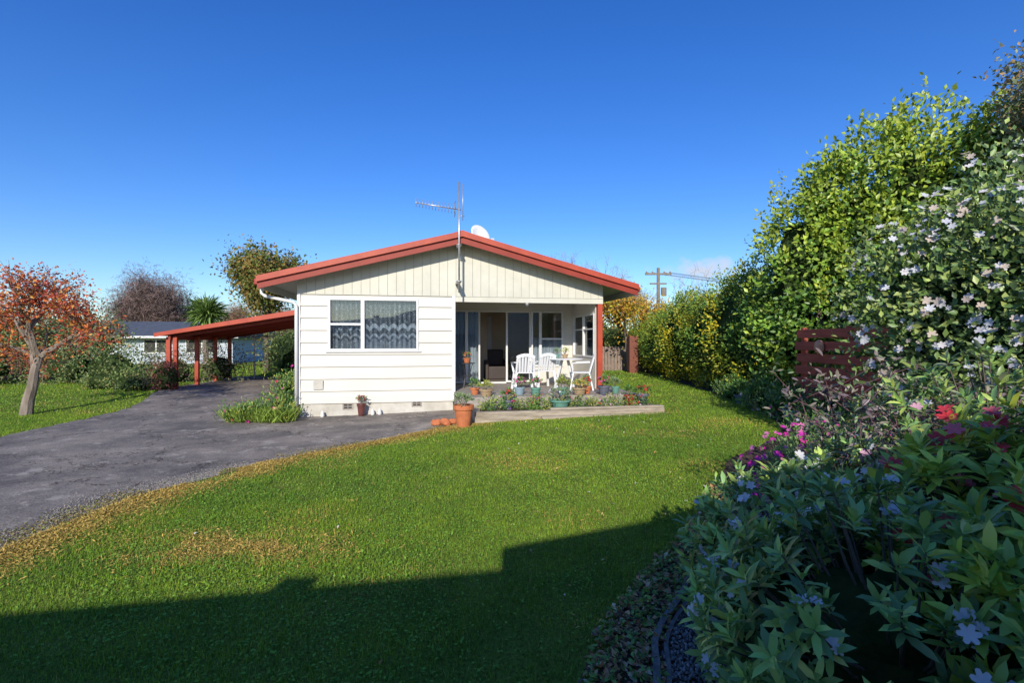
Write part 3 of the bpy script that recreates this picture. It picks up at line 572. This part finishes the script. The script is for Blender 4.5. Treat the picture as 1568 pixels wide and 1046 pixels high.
e=empty('garden_table',(1.32,12.05,.5)); mb=MB(); mb.lathe([(.001,.70),(.44,.70),(.45,.715),(.44,.73),(.001,.735)],(0,0,0),28)
for k in range(4):
    a=k*math.pi/2+.6; mb.bar((.1*math.cos(a),.1*math.sin(a),.70),(.33*math.cos(a),.33*math.sin(a),0),.05,.035)
mb.obj('table_body',M_plastic,e)
pot('table_plant',(1.32,12.05,1.235),.08,.10,mcreamp,G3,(.7,.7,.4),.14,120,.045)
pot('table_plant',(1.12,12.0,1.235),.05,.10,mgreen,G1,None,.14,60,.045)
e=empty('plant_stand',(-1.12,12.0,.5)); mb=MB()
for k in range(3):
    a=k*2.09; mb.tube([(.14*math.cos(a),.14*math.sin(a),0),(.06*math.cos(a),.06*math.sin(a),.3),(.14*math.cos(a),.14*math.sin(a),.6)],.009,6)
mb.lathe([(.001,.60),(.2,.60),(.2,.62),(.001,.62)],(0,0,0),20); mb.lathe([(.12,.28),(.13,.28),(.13,.30),(.12,.30)],(0,0,0),16); mb.obj('stand_body',M_black,e)
pot('flower_pot',(-1.12,12.0,1.12),.09,.12,M_terra,G1,(.6,.2,.1),.14,80,.045)
# ------------------------------------------------------------ right-hand fence & pots
F=empty('red_slat_fence'); mb=MB()
def fx(y): return 5.60+.02*(y-4)
for k in range(7):
    z0=.30+k*.235
    for (ya,yb) in ((3.5,6.6),(6.61,9.75)):
        mb.bar((fx(ya)+(.0 if k%2 else .035),ya,z0+.09),(fx(yb)+(.0 if k%2 else .035),yb,z0+.09),.022,.165)
for y_ in (3.6,5.2,6.8,8.3,9.6): mb.box(fx(y_)+.05,fx(y_)+.14,y_-.045,y_+.045,0,1.92)
mb.obj('slats_and_posts',M_fence,F,bevel=.004)
mb=MB(); mb.lathe([(.001,0),(.13,0),(.135,.012),(.12,.04),(.001,.045)],(0,0,0),24); o=mb.obj('round_wall_plaque',nmat('plaque',(.66,.32,.18),(.52,.22,.12)),None,True); o.location=(fx(8.9)-.03,8.9,1.55); o.rotation_euler=(0,math.radians(-90),0)
for (x_,y_,r_,h_,m_,ph_) in [(4.95,8.5,.17,.26,mblue,.3),(5.15,7.9,.15,.24,mgreen,.26),(5.0,7.3,.15,.22,mgrey,.22),(5.2,9.3,.15,.2,mgrey,.3),(5.2,10.2,.14,.2,mcreamp,.35),(4.7,6.9,.13,.18,mblue,.2),(5.35,11.3,.14,.2,mgrey,.3)]:
    pot('flower_pot',(x_,y_,gz(x_,y_)),r_,h_,m_,G1,None,ph_,420,.085)
# ------------------------------------------------------------ right side vegetation
def trunks(parent,lst,mat=M_bark):
    mb=MB()
    for (b,t,r) in lst:
        b=Vector(b);t=Vector(t); pts=[b.lerp(t,k/5)+Vector((random.uniform(-1,1),random.uniform(-1,1),0))*.06*(k>0) for k in range(6)]
        mb.tube(pts,[r*(1-.7*k/5) for k in range(6)],7)
        for j in range(5):
            s=pts[random.choice([2,3,4])]; q=s+Vector((random.uniform(-1,1),random.uniform(-1,1),random.uniform(.4,1.2)))*.7*(t-b).length/4; mb.tube([s,s.lerp(q,.5)+Vector((0,0,.05)),q],[r*.4,r*.25,r*.1],5)
    mb.obj('trunk_and_limbs',mat,parent)
e=empty('laurel_tree')
bl=[(6.55,10.9,3.1,1.0,1.0,2.0),(7.35,10.3,3.6,1.05,1.1,2.3),(8.3,9.7,3.8,1.15,1.1,2.5),(9.5,9.3,3.5,1.3,1.3,2.5),(6.7,11.3,2.0,1.1,.9,1.5),(7.9,9.2,2.4,1.2,.9,1.5),(7.0,9.9,2.2,.8,.8,.9),(7.7,9.4,4.8,.5,.5,.9),(6.7,10.4,4.6,.45,.5,.8),(8.9,9.0,5.2,.5,.5,.8)]
trunks(e,[((6.9,10.3,0),(6.6,10.6,3.5),.13),((7.6,9.9,0),(7.6,9.9,4.5),.14),((8.8,9.5,0),(8.8,9.4,4.5),.13)])
def laurelcol(pos,col):
    f=np.clip((pos[:,2]-2.0)/2.5+nz(pos[:,0],pos[:,2],1.8,77)*.5,0,1)*.7*(rng.random(len(pos))<.7)
    return col*(1-f[:,None])+np.array([.18,.225,.022])*rng.uniform(.5,1.2,(len(pos),1))*f[:,None]
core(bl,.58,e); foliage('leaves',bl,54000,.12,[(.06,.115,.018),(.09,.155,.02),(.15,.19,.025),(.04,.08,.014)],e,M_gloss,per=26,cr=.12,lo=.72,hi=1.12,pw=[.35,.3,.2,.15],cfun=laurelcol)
c_,n_=clump_points(bl,420,.98,1.1,.95); k=n_[:,2]>.0; c_=c_[k]; N=len(c_)*16; ci=np.repeat(np.arange(len(c_)),16); h_=np.tile(np.linspace(0,1,16),len(c_)); hl_=rng.uniform(.2,.55,len(c_))[ci]
pos=c_[ci]+np.stack([rng.normal(size=N)*.035,rng.normal(size=N)*.035,h_*hl_],1)
inst('shoot_leaves',*T_leaf,pos,frames(rv(N)+np.array([0,0,1.1]),rv(N)+np.array([0,-.6,.2])),.12*rng.uniform(.6,1.1,N),np.array([[.19,.22,.025]])*rng.uniform(.5,1.3,(N,1)),M_gloss,e)
e=empty('golden_hedge')
bl=[(6.7,13.2,1.9,1.2,1.3,1.75),(6.9,15.3,1.8,1.3,1.5,1.75),(6.8,17.9,1.7,1.2,1.6,1.6),(7.1,20.8,1.6,1.3,1.7,1.45),(7.4,24,1.4,1.4,2.1,1.4),(6.4,12.2,1.3,.75,.7,1.2)]
def hedgecol(pos,col):
    f=np.clip(nz(pos[:,1],pos[:,2]*1.4,1.1,31)*1.0+.4-(13.6-pos[:,1])*.15*(pos[:,1]<13.6),0,1)*(rng.random(len(pos))<.8)
    return col*(1-f[:,None])+np.array([.33,.27,.012])*rng.uniform(.6,1.2,(len(pos),1))*f[:,None]
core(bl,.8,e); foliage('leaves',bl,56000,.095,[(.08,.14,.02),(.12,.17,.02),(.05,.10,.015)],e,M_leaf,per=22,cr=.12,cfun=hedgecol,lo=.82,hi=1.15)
trunks(e,[((6.7,13.2,0),(6.7,13.3,2.5),.08),((6.9,15.3,0),(6.9,15.3,2.5),.08),((6.8,17.9,0),(6.8,17.9,2.4),.08)])
e=empty('camellia_bush')
bl=[(5.35,5.2,1.9,.90,.9,1.4),(5.15,5.95,2.05,.80,.75,1.15),(5.5,4.3,1.6,.9,.9,1.5),(5.2,3.9,.9,.8,.7,.8),(6.0,5.6,2.5,.9,.8,1.35)]
trunks(e,[((5.2,5.4,0),(5.2,5.4,2.4),.05),((5.4,4.7,0),(5.5,4.6,2.2),.05),((5.1,5.9,0),(5.0,5.9,2.0),.04)])
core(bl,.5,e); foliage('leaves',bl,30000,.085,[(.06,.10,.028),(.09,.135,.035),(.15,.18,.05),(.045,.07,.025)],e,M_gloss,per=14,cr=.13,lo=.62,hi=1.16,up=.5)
c_,n_=clump_points(bl,460,.98,1.22,.95); k=len(c_); ci=np.repeat(np.arange(k),4); N=len(ci); nr=norm(n_[ci]+np.array([-.1,-.6,.3])+rv(N)*.5)
inst('blooms',*T_flower,c_[ci]+rng.normal(size=(N,3))*.07,frames(np.cross(nr,rv(N)),nr),.042*rng.uniform(.6,1.2,N),np.array([(.66,.66,.68),(.70,.66,.66),(.58,.58,.62),(.6,.5,.42)])[rng.choice(4,N)],M_petal,e)
e=empty('sparse_shrub_tree'); random.seed(19); mb,tips,nodes=skeleton((9.0,7.8,0),6.9,.10,4,(.0,0,0),.4,3,.5,.55); mb.obj('trunk_and_limbs',M_bark,e)
tipleaves('leaves',tips+nodes[len(nodes)//4:],34,.085,[(.10,.12,.06),(.14,.14,.07),(.07,.09,.04),(.2,.13,.06)],.19,e,M_leaf)
e=empty('border_plants')
bl=[(4.9,7.6,.35,.45,.45,.3),(5.1,8.8,.4,.4,.6,.35),(5.3,10.2,.45,.35,.6,.4),(4.3,6.4,.3,.5,.4,.3),(3.9,5.6,.3,.5,.5,.32),(5.6,12.2,.35,.3,.8,.35),(4.7,5.4,.4,.5,.5,.35)]
core(bl,.6,e); foliage('leaves',bl,9000,.075,G1+[(.09,.13,.05)],e,M_leaf,tmpl=T_long,per=12,cr=.07,lo=.5,hi=1.15,up=.8)
flowers('blooms',bl,60,.03,[(.65,.65,.72),pink],e)
e=empty('pink_flower_plant')
bl=[(3.15,5.2,.28,.5,.4,.34),(3.6,5.7,.3,.45,.4,.34),(2.7,4.6,.25,.35,.35,.28)]
foliage('leaves',bl,3200,.06,[(.08,.14,.04),(.12,.17,.06)],e,M_leaf,tmpl=T_long,per=12,cr=.05,lo=.3,hi=1.1,up=.8); flowers('blooms',bl,220,.034,[(.72,.04,.36),(.68,.05,.42),(.72,.2,.42)],e,1.05,1.45)
def rosette_bush(name,blobs,ntips,ls,pal,fl,nfl,fs,lo=.80,hi=1.1,mat=M_gloss,per=11):
    e=empty(name); c,nn=clump_points(blobs,ntips,lo,hi,.75); k=len(c)
    ax=norm(nn*.8+np.array([0,0,.8])+rv(k)*.45); N=k*per; ci=np.repeat(np.arange(k),per)
    a=np.tile(np.arange(per)*2.4,k)+rng.uniform(0,6,k)[ci]; hgt=np.tile(np.linspace(0,1,per),k)
    u=norm(np.cross(ax,rv(k)))[ci]; w=np.cross(ax[ci],u); rad=u*np.cos(a)[:,None]+w*np.sin(a)[:,None]
    d=rad*(1.05-.55*hgt)[:,None]+ax[ci]*(.15+.75*hgt)[:,None]+rv(N)*.28
    pos=c[ci]+ax[ci]*(hgt*.05*ls/.1)[:,None]
    pl=np.array(pal); sh=rng.uniform(.6,1.25,k)[ci]; col=pl[rng.choice(len(pl),N)]*(sh*rng.uniform(.7,1.35,N)*(.8+.4*hgt))[:,None]
    inst('leaves',*T_long,pos,frames(d,ax[ci]+rv(N)*.25),ls*rng.uniform(.55,1.2,N),col,mat,e)
    core(blobs,.5,e)
    mb=MB(); B=np.array(blobs)
    for i in range(0,k,3):
        j=np.argmin(np.linalg.norm((c[i]-B[:,:3])/B[:,3:],axis=1)); b0=B[j,:3]*.6+c[i]*.4; b0[2]-=.1
        mb.tube([b0,(b0+c[i])/2+np.array([0,0,-.02]),c[i]+ax[i]*.04],[.006,.005,.003],5)
    mb.obj('stems',M_barkd,e)
    if nfl:
        sel=rng.choice(k,min(k,nfl),replace=False); ci=np.repeat(sel,3); N=len(ci); nr=norm(ax[ci]+np.array([-.4,-.5,.2])+rv(N)*.5)
        inst('blooms',*T_flower,c[ci]+ax[ci]*ls*.8+rng.normal(size=(N,3))*.022,frames(np.cross(nr,rv(N)),nr),fs*rng.uniform(.6,1.15,N),np.array(fl)[rng.choice(len(fl),N)]*rng.uniform(.85,1.1,(N,1)),M_petal,e)
    return e
DG=[(.10,.165,.045),(.14,.21,.05),(.21,.27,.06),(.085,.145,.05)]
rosette_bush('daphne_bush',[(1.45,1.8,.50,.62,.55,.53),(1.65,2.65,.42,.6,.6,.48),(1.25,2.25,.33,.33,.45,.38)],950,.088,DG,[(.72,.70,.70),(.72,.71,.71)],105,.026)
rosette_bush('azalea_bush',[(1.85,1.45,.60,.46,.45,.56),(2.2,2.0,.75,.5,.5,.55)],540,.11,[(.18,.25,.035),(.26,.30,.04),(.12,.18,.035)],[(.72,.07,.09),(.72,.17,.2)],70,.034)
rosette_bush('hydrangea_bush',[(2.75,2.7,.8,.7,.7,.72),(3.2,3.5,.65,.8,.7,.62),(2.5,3.4,.45,.55,.5,.42)],860,.08,DG+[(.14,.16,.09)],[(.72,.70,.70),(.72,.4,.5)],95,.025)
e=empty('purple_stem_plant'); mb=MB(); tp=[]
for i in range(60):
    x_=random.uniform(2.1,3.6);y_=random.uniform(2.7,3.9);z_=.6; h=random.uniform(.45,.95)
    pts=[(x_,y_,z_)]
    for k in range(1,6): pts.append((x_+.06*k*random.uniform(-1,1),y_+.05*k*random.uniform(-1,1),z_+h*k/5)); tp+= [(Vector(pts[-1]),Vector((0,0,1)))]
    mb.tube(pts,[.006,.006,.005,.004,.003,.002],4)
mb.obj('stems',M_twig,e); tipleaves('leaves',tp,9,.055,[(.13,.10,.10),(.11,.16,.07),(.16,.14,.11)],.045,e,M_leaf,T_long)
# ------------------------------------------------------------ left flowerbed at house corner
e=empty('corner_flowerbed')
bl=[(-5.0,10.15,.22,.45,.4,.30),(-5.5,9.95,.16,.4,.35,.22),(-4.75,10.0,.15,.3,.3,.2),(-5.1,10.9,.45,.35,.4,.45),(-4.95,11.4,.6,.3,.35,.65)]
core(bl,.5,e,M_core); foliage('leaves',bl,6000,.07,G1+G3,e,M_leaf,tmpl=T_long,per=10,cr=.06,lo=.4,hi=1.15,up=1.0); flowers('blooms',bl,110,.03,[(.6,.05,.3),(.5,.05,.08),(.6,.45,.2)],e)
N=1600; i_=rng.choice(3,N); cx=np.array([-5.5,-5.0,-4.75])[i_]; cy=np.array([9.85,9.85,9.8])[i_]; d=rv(N)*np.array([1,1,.2])+np.array([0,0,1.1])
inst('strap_leaves',*T_long,np.stack([cx+rng.normal(size=N)*.13,cy+rng.normal(size=N)*.08,np.full(N,.0)+.02],1),frames(d,rv(N)+np.array([0,-.3,.8])),np.stack([rng.uniform(.2,.4,N),np.full(N,.06),np.full(N,.3)],1),np.array([[.12,.17,.03]])*rng.uniform(.5,1.6,(N,1)),M_leaf,e)
# ------------------------------------------------------------ left garden trees
random.seed(5); e=empty('autumn_maple_tree'); mb,tips,nodes=skeleton((-10.85,10.8,.05),4.1,.12,5,(.05,0,0),1.15,3,.32,.76); mb.obj('trunk_and_limbs',M_bark,e)
low=[t for t in tips+nodes if .95<t[0].z<3.3]
tipleaves('leaves',low,9,.075,[(.27,.045,.02),(.33,.085,.02),(.20,.03,.02),(.33,.14,.03)],.13,e,M_leaf,frac=.7)
e=empty('autumn_tree'); random.seed(11); mb,tips,nodes=skeleton((-12.4,24.5,0),7.2,.16,4,(0,0,0),.7,3,.35,.72); mb.obj('trunk_and_limbs',M_barkd,e)
tipleaves('leaves',tips+nodes,44,.17,[(.10,.12,.03),(.16,.13,.04),(.07,.10,.02),(.22,.14,.04)],.36,e)
e=empty('bare_oak_tree'); random.seed(3); mb,tips,nodes=skeleton((-42,56,0),10.5,.4,4,(0,0,0),.9,4,.3,.72); mb.obj('trunk_and_limbs',M_barkd,e)
tipleaves('twigs',tips+nodes,44,.8,[(.17,.12,.115),(.21,.15,.13),(.13,.09,.085)],.85,e,M_dull,T_twig)
for (x_,y_,h_,sd) in ((-34,60,8,8),(-28,58,7,9)):
    e=empty('bare_tree'); random.seed(sd); mb,tips,nodes=skeleton((x_,y_,0),h_,.25,4,(0,0,0),.8,3,.33,.72); mb.obj('trunk_and_limbs',M_barkd,e); tipleaves('twigs',tips+nodes,24,.55,[(.24,.14,.08),(.18,.12,.09)],.6,e,M_dull,T_twig)
e=empty('cabbage_palm'); mb=MB(); mb.tube([(-16.4,26,0),(-16.5,26,1.5),(-16.4,26,3.0)],[.16,.12,.12],8); mb.obj('trunk',M_bark,e)
N=420; d=rv(N)+np.array([0,0,.35]); pos=np.tile(np.array([[-16.4,26,3.1]]),(N,1))+rv(N)*.15
inst('fronds',*T_long,pos,frames(d,np.array([[0,0,1.]])+rv(N)*.2),np.stack([rng.uniform(.8,1.3,N),np.full(N,.28),np.full(N,1.2)],1),np.array([[.10,.15,.04]])*rng.uniform(.5,1.4,(N,1)),M_leaf,e)
def shrub(name,bl,n,ls,pal,sc=.72,**k):
    e=empty(name); core(bl,sc,e); foliage('leaves',bl,n,ls,pal,e,k.pop('mat',M_leaf),**k)
    mb=MB()
    for b in bl[:3]:
        for j in range(3): mb.tube([(b[0]+.1*j,b[1],0),(b[0]+random.uniform(-.2,.2),b[1],b[2])],[.03,.015],5)
    mb.obj('stems',M_barkd,e); return e
shrub('garden_shrub',[(-14.5,17.5,.7,1.3,.8,.9),(-16.3,17.8,.8,1.2,.8,1.0)],7000,.09,[(.05,.08,.025),(.08,.11,.03),(.12,.13,.05)],.55,cr=.18,hi=1.3,lo=.6)
shrub('garden_shrub',[(-12.6,18,.55,1.0,.7,.8),(-11.4,18.8,.6,.9,.7,.8)],5000,.08,[(.07,.10,.04),(.12,.12,.06),(.14,.10,.07)],.55,cr=.18,hi=1.3,lo=.6)
shrub('garden_shrub',[(-18.5,17,.8,1.2,.8,1.1),(-20.3,17,.9,1.2,.8,1.2)],6000,.09,[(.05,.08,.02),(.11,.11,.05)],.55,cr=.18,hi=1.3,lo=.6)
shrub('garden_shrub',[(-13.2,15.6,.3,.6,.5,.4),(-12.3,15.4,.3,.5,.4,.45),(-11.7,15.0,.25,.4,.4,.35)],2600,.07,[(.10,.14,.04),(.17,.16,.05),(.06,.09,.02)],cr=.09,hi=1.2)
shrub('garden_shrub',[(-9.3,21.5,.7,1.3,.7,.9),(-7.6,21.7,.8,1.3,.7,1.1)],6000,.09,[(.07,.11,.03),(.11,.15,.04)],cr=.14)
shrub('garden_shrub',[(-8.2,23.5,1.3,1.6,.9,1.6),(-10.8,24,1.1,1.6,.9,1.3)],6000,.11,[(.06,.09,.025),(.14,.13,.05),(.09,.12,.04)],cr=.2)
shrub('dark_red_shrub',[(-10.9,15.2,.5,.5,.4,.5)],1200,.06,[(.10,.03,.03),(.14,.05,.03)],cr=.09)
shrub('garden_tree',[(-21.5,24,2.0,1.6,1.2,1.5),(-23.5,24,1.6,1.5,1.2,1.5),(-19.6,23,1.5,1.1,1,1.0)],9000,.13,[(.05,.08,.03),(.10,.09,.04),(.08,.10,.03)],sc=.5,cr=.28,hi=1.25,lo=.5)
bl=[]; random.seed(21)
for i in range(44):
    bl.append((-75+i*3.5+random.uniform(-1,1),62+random.uniform(-5,5),1.0+random.uniform(0,1),3.2,2.5,random.uniform(1.8,4.2)))
e=empty('distant_trees'); core(bl,.8,e); foliage('leaves',bl,26000,.45,[(.05,.075,.025),(.09,.10,.04),(.13,.10,.05),(.04,.06,.02)],e,M_dull,cr=.5,hi=1.2)
bl=[(9.5+1.6*i,29+.6*i,1.3,1.6,1.3,1.7+.3*math.sin(i*1.9)) for i in range(7)]+[(4.2,30,1.0,1.4,1,1.2),(6.6,30,1.2,1.5,1,1.6)]
shrub('background_hedge',bl,14000,.16,[(.05,.08,.02),(.10,.12,.03),(.22,.19,.03)],cr=.25)
BR=[(.24,.16,.10),(.18,.12,.08),(.28,.2,.13)]
for (x_,y_,h_,sd,per,zf,tw) in ((5.6,23,6.6,31,16,.62,3),(4.0,26,7.6,39,3,.5,3),(7.0,24.5,6.4,41,18,.56,3)):
    random.seed(sd); e=empty('autumn_tree'); mb,tips,nodes=skeleton((x_,y_,0),h_,.11,5,(0,0,0),.7,3,.30,.72); mb.obj('trunk_and_limbs',M_bark,e)
    low=[t for t in tips+nodes if t[0].z<h_*zf]; tipleaves('leaves',low,per,.12,[(.34,.19,.015),(.36,.24,.02),(.28,.12,.02),(.2,.2,.03)],.26,e,M_leaf,frac=.6)
    tipleaves('twigs',tips,tw,.5,BR,.06,e,M_dull,T_fine,up=.6)
mb=MB(); mb.box(5.35,5.75,22.0,22.5,0,1.9); mb.obj('brick_pillar',M_brick,bevel=.02)
mb=MB()
for k in range(30): mb.box(2.2+k*.16,2.34+k*.16,24.0,24.03,.1,1.4)
mb.box(2.2,7,24.03,24.08,.4,.5); mb.box(2.2,7,24.03,24.08,1.1,1.2); mb.obj('timber_fence',nmat('fence_grey',(.2,.15,.12),(.28,.21,.17),5,.9))
e=empty('utility_pole',(12.4,41,0)); mb=MB(); mb.tube([(0,0,0),(0,0,7.9)],[.19,.13],8); mb.box(-1.1,1.1,-.07,.07,7.3,7.46); mb.box(-.7,.7,-.07,.07,6.5,6.62); mb.lathe([(.001,0),(.24,0),(.24,.7),(.001,.72)],(.4,-.2,5.5),10)
for x_ in (-1,-.5,.5,1): mb.lathe([(.06,0),(.07,.1),(.001,.16)],(x_,0,7.46),6)
mb.obj('pole_and_arms',M_pwood,e); mb=MB()
for x_,dz in ((-1,7.5),(-.5,7.5),(.5,7.5),(1,7.5)):
    pts=[(x_+s*45,s*12,dz-4*.6*(1-(2*abs(s)-1)**2)*.5) for s in (0,.2,.4,.6,.8,1)]; mb.tube(pts,.015,4)
mb.obj('wires',M_black,e)
e=empty('clothesline_post',(-10.6,19.9,0)); mb=MB(); mb.tube([(0,0,0),(0,0,1.9)],.03,8); mb.tube([(-.7,0,1.85),(.7,0,1.85)],.02,6); mb.tube([(0,0,1.4),(.5,0,1.83)],.012,5); mb.obj('post',M_metal,e)
e=empty('neighbour_house',(-25.6,33,0),math.radians(6)); mb=MB(); mb.box(-5,6.2,0,7,0,2.1)
mb.obj('walls',nmat('pale_blue_wall',(.50,.55,.60),(.43,.48,.53),3,.7,.0,20,.2,stretch=(1,1,8)),e)
mb=MB(); mb.add([(-5.6,-.6,2.0),(6.8,-.6,2.0),(6.8,3.5,3.15),(-5.6,3.5,3.15),(6.8,7.6,2.0),(-5.6,7.6,2.0),(-5.6,-.6,1.9),(6.8,-.6,1.9),(6.8,7.6,1.9),(-5.6,7.6,1.9)],[(0,1,2,3),(3,2,4,5),(6,7,1,0),(7,8,4,2,1),(9,6,0,3,5),(6,9,8,7)]); mb.obj('roof',M_droof,e)
mb=MB(); mb.box(-5.65,6.85,-.68,-.605,1.88,2.02); mb.obj('gutter',M_trim,e)
mb=MB(); mb.box(.5,2,-.03,.0,.9,1.75); mb.box(3.2,5.2,-.03,0,.9,1.75); mb.box(-3.5,-1.5,-.03,0,.9,1.75); mb.obj('windows',M_dark,e)
mb=MB()
for a_,b_ in ((.5,2),(3.2,5.2),(-3.5,-1.5)):
    mb.box(a_-.08,b_+.08,-.06,-.032,.80,.9); mb.box(a_-.08,b_+.08,-.06,-.032,1.75,1.85); mb.box(a_-.08,a_,-.06,-.032,.9,1.75); mb.box(b_,b_+.08,-.06,-.032,.9,1.75); mb.box((a_+b_)/2-.04,(a_+b_)/2+.04,-.06,-.032,.9,1.75)
mb.obj('window_trim',M_trim,e)
mb=MB(); mb.box(-22.5,-18.6,19.5,19.7,0,1.35); mb.box(-22.6,-18.5,19.45,19.75,1.35,1.42); mb.obj('brick_wall',M_brick)
# building behind the photographer (casts the lawn shadow)
e=empty('neighbour_building'); mb=MB()
mb.prism([(-16,0),(-.5,0),(-.5,2.93),(-3.5,2.65),(-16,2.0)],-9,-2.5); mb.prism([(-.49,0),(9,0),(9,3.0),(5.0,4.25),(-.49,3.05)],-9,-2.5); mb.obj('walls',nmat('white_render_wall',(.78,.76,.69),(.72,.70,.63)),e)
mb=MB(); mb.prism([(-2.0,2.78),(-1.75,2.80),(-1.75,2.93),(-2.0,2.93)],-2.9,-2.6); mb.prism([(-.52,3.06),(5.0,4.26),(5.0,4.31),(-.52,3.11)],-9.1,-2.49);mb.prism([(5.0,4.26),(9.3,2.95),(9.3,3.0),(5.0,4.31)],-9.1,-2.49); mb.obj('roof',M_droof,e)
mb=MB(); mb.box(-5,-3,-2.498,-2.45,.9,2.0); mb.box(1.5,3.5,-2.498,-2.45,.9,2.1); mb.obj('windows',M_dark,e)
# ------------------------------------------------------------ world, sun, camera
EL,AZ=26,-4
w=bpy.data.worlds.new('World'); scene.world=w; w.use_nodes=True; nt=w.node_tree; nt.nodes.clear(); L=nt.links.new
out=nt.nodes.new('ShaderNodeOutputWorld'); bg=nt.nodes.new('ShaderNodeBackground'); bg.inputs[1].default_value=.15
sky=nt.nodes.new('ShaderNodeTexSky'); sky.sky_type='NISHITA'; sky.sun_disc=False; sky.sun_elevation=math.radians(EL); sky.sun_rotation=math.radians(180-AZ); sky.air_density=1.15; sky.dust_density=.45; sky.ozone_density=6; sky.altitude=100
hs=nt.nodes.new('ShaderNodeHueSaturation'); hs.inputs['Hue'].default_value=.516; hs.inputs['Saturation'].default_value=1.22; hs.inputs['Value'].default_value=1.2
tc=nt.nodes.new('ShaderNodeTexCoord')
cd=Vector((.385,1,.146)).normalized()
vs=nt.nodes.new('ShaderNodeVectorMath'); vs.operation='SUBTRACT'; vs.inputs[1].default_value=cd; L(tc.outputs['Generated'],vs.inputs[0])
vm=nt.nodes.new('ShaderNodeVectorMath'); vm.operation='MULTIPLY'; vm.inputs[1].default_value=(14,14,45); L(vs.outputs[0],vm.inputs[0])
ln=nt.nodes.new('ShaderNodeVectorMath'); ln.operation='LENGTH'; L(vm.outputs[0],ln.inputs[0])
nz_=nt.nodes.new('ShaderNodeTexNoise'); nz_.inputs['Scale'].default_value=28; nz_.inputs['Detail'].default_value=6; L(tc.outputs['Generated'],nz_.inputs['Vector'])
ms=nt.nodes.new('ShaderNodeMath'); ms.operation='MULTIPLY_ADD'; ms.inputs[1].default_value=3.6; L(nz_.outputs[0],ms.inputs[0])
mi=nt.nodes.new('ShaderNodeMath'); mi.operation='MULTIPLY'; mi.inputs[1].default_value=-1.3; L(ln.outputs['Value'],mi.inputs[0]); L(mi.outputs[0],ms.inputs[2])
mc=nt.nodes.new('ShaderNodeMapRange'); mc.inputs[1].default_value=.35; mc.inputs[2].default_value=1.5; mc.inputs[4].default_value=.85; L(ms.outputs[0],mc.inputs[0])
mix=nt.nodes.new('ShaderNodeMixRGB'); mix.inputs[2].default_value=(4.6,4.8,5.4,1); L(mc.outputs[0],mix.inputs[0]); L(sky.outputs[0],hs.inputs['Color']); L(hs.outputs[0],mix.inputs[1]); L(mix.outputs[0],bg.inputs[0]); L(bg.outputs[0],out.inputs[0])
sd=bpy.data.lights.new('sun','SUN'); sd.energy=5.0; sd.angle=math.radians(.5); sd.color=(1,.94,.83); so=bpy.data.objects.new('sun',sd); COL.objects.link(so)
e_,a_=math.radians(EL),math.radians(AZ); sdir=Vector((math.sin(a_)*math.cos(e_),-math.cos(a_)*math.cos(e_),math.sin(e_)))
so.rotation_euler=sdir.to_track_quat('Z','Y').to_euler()
cam=bpy.data.cameras.new('camera'); cam.lens=17; cam.sensor_width=36; cam.clip_end=2000; cam.clip_start=.05
co=bpy.data.objects.new('camera',cam); co.location=(0,0,1.65); co.rotation_euler=(math.radians(90),0,0); COL.objects.link(co); scene.camera=co
scene.view_settings.view_transform='Standard'; scene.view_settings.look='None'; scene.view_settings.exposure=0
